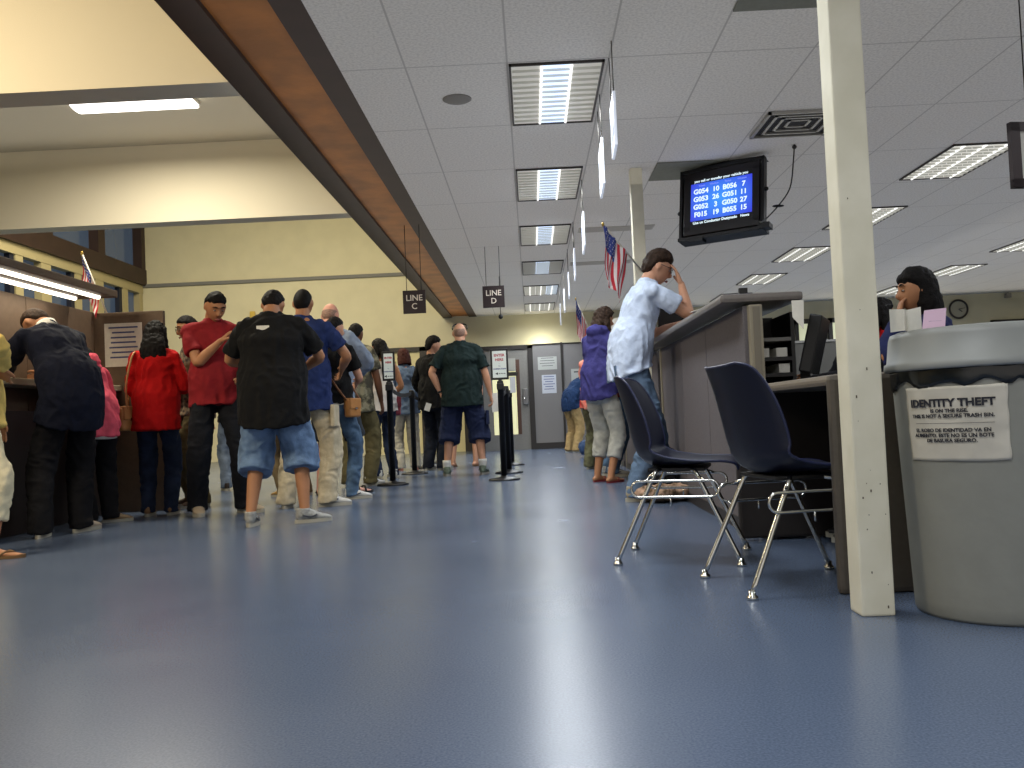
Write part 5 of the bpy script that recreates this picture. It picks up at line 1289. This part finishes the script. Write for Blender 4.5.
# 22 bending person in navy t-shirt
p = person('person in navy t-shirt and tan cargo trousers bending forward by the far partition', .72, 16.7, 55, H=1.72, girth=1.1, lean=42, skin_m=SKIN_L, hair=('short', HAIR_BR),
    top=('tee', cloth('navy_tee', (34, 56, 92)), -.10), bottom=('trousers', cloth('tan_cargo', (176, 150, 104))), shoes=('shoe', mat('shoe_tan', (128, 98, 70), .7)),
    feet=((-.12, 0, 0), (.12, 0, 0)), hands=((-.06, .40, 1.02), (.10, .42, 1.02)), elbows=((-.3, -.4, -1), (.3, -.4, -1)), head=(40, 0), vox=.013)

# seated clerks with chairs
def office_chair(x, y, rz, label):
    t = thing('office_chair', label, 'chair', (x, y, 0), rz, 'dark clerk chairs'); m = mat('office_chair_dark', (34, 34, 38), .8)
    b = bmesh.new(); box(b, -.23, .23, -.22, .22, .45, .52, bev=.03); obj('seat', b, m, t)
    b = bmesh.new(); box(b, -.20, .20, -.27, -.22, .62, .98, bev=.02); box(b, -.03, .03, -.27, -.24, .45, .65); obj('backrest', b, m, t)
    b = bmesh.new(); tube(b, [(0, 0, .06), (0, 0, .46)], .025, 10); obj('gas_lift', b, CHROME, t)
    for k in range(5):
        a = R(72*k); b = bmesh.new(); tube(b, [(0, 0, .08), (.27*math.cos(a), .27*math.sin(a), .06)], .018, 8); l = obj('leg', b, BLACK, t)
        c = bmesh.new(); ball(c, (.27*math.cos(a), .27*math.sin(a), .028), (.028, .02, .027), seg=2); obj('caster', c, BLACK, l)
office_chair(2.02, 4.45, R(80), 'dark office chair under the woman with black bob')
p = person('seated clerk with black bob and navy top resting hand on chin', 2.03, 4.45, -80, H=1.66, girth=.82, skin_m=SKIN_M, hair=('bob', HAIR_B), fem=True, face=True, seated=True, lean=10, z0=.02,
    top=('long', cloth('navy_top', (34, 40, 78)), -.06), bottom=('trousers', cloth('black', (18, 18, 22))), shoes=('shoe', BLACK), feet=((-.10, .42, 0), (.10, .42, 0)),
    hands=((-.02, .215, 1.14), (.20, .30, .76)), elbows=((-.5, .6, -1), (.5, -.3, -.6)), head=(4, 8), curl=(1.0, .5), palms=(V((0, -1, .2)), V((0, 0, -1))), handdir=((0.05, -.25, 1), None))
office_chair(2.78, 7.0, R(-60), 'dark office chair under the clerk in red')
p = person('seated clerk in bright red top with long dark hair behind the column', 2.70, 7.0, 70, H=1.78, girth=.95, skin_m=SKIN_M, hair=('long', HAIR_B), fem=True, face=True, seated=True, z0=.06,
    top=('long', cloth('red', (206, 24, 24), .08), -.06), bottom=('trousers', cloth('black', (18, 18, 22))), shoes=('shoe', BLACK), feet=((-.10, .42, 0), (.10, .42, 0)), hands=((-.1, .35, .75), (.12, .35, .75)), head=(6, -10), vox=.011)
office_chair(2.36, 5.9, R(100), 'dark office chair left behind the cream column')
p = person('seated clerk in black jacket reaching toward the keyboard, half hidden by the column', 2.21, 5.82, -88, H=1.66, girth=1.0, skin_m=SKIN_M, hair=('short', HAIR_B), seated=True, lean=12, z0=.04,
    top=('blazer', cloth('black_jacket', (22, 22, 26)), -.06), bottom=('trousers', cloth('black', (18, 18, 22))), shoes=('shoe', BLACK), feet=((-.10, .42, 0), (.10, .42, 0)), hands=((-.12, .46, .84), (.12, .44, .84)), head=(10, 0), vox=.011)
office_chair(4.95, 8.0, R(0), 'dark office chair at the far right under the dark haired clerk')
p = person('dark haired clerk at the right picture edge, only the head top showing', 4.95, 8.0, 0, H=1.72, skin_m=SKIN_M, hair=('short', HAIR_B), seated=True, z0=.06,
    top=('long', cloth('grey_blue', (128, 140, 158)), -.06), bottom=('trousers', cloth('black', (18, 18, 22))), shoes=('shoe', BLACK), feet=((-.10, .42, 0), (.10, .42, 0)), hands=((-.1, .35, .75), (.12, .35, .75)), vox=.012)
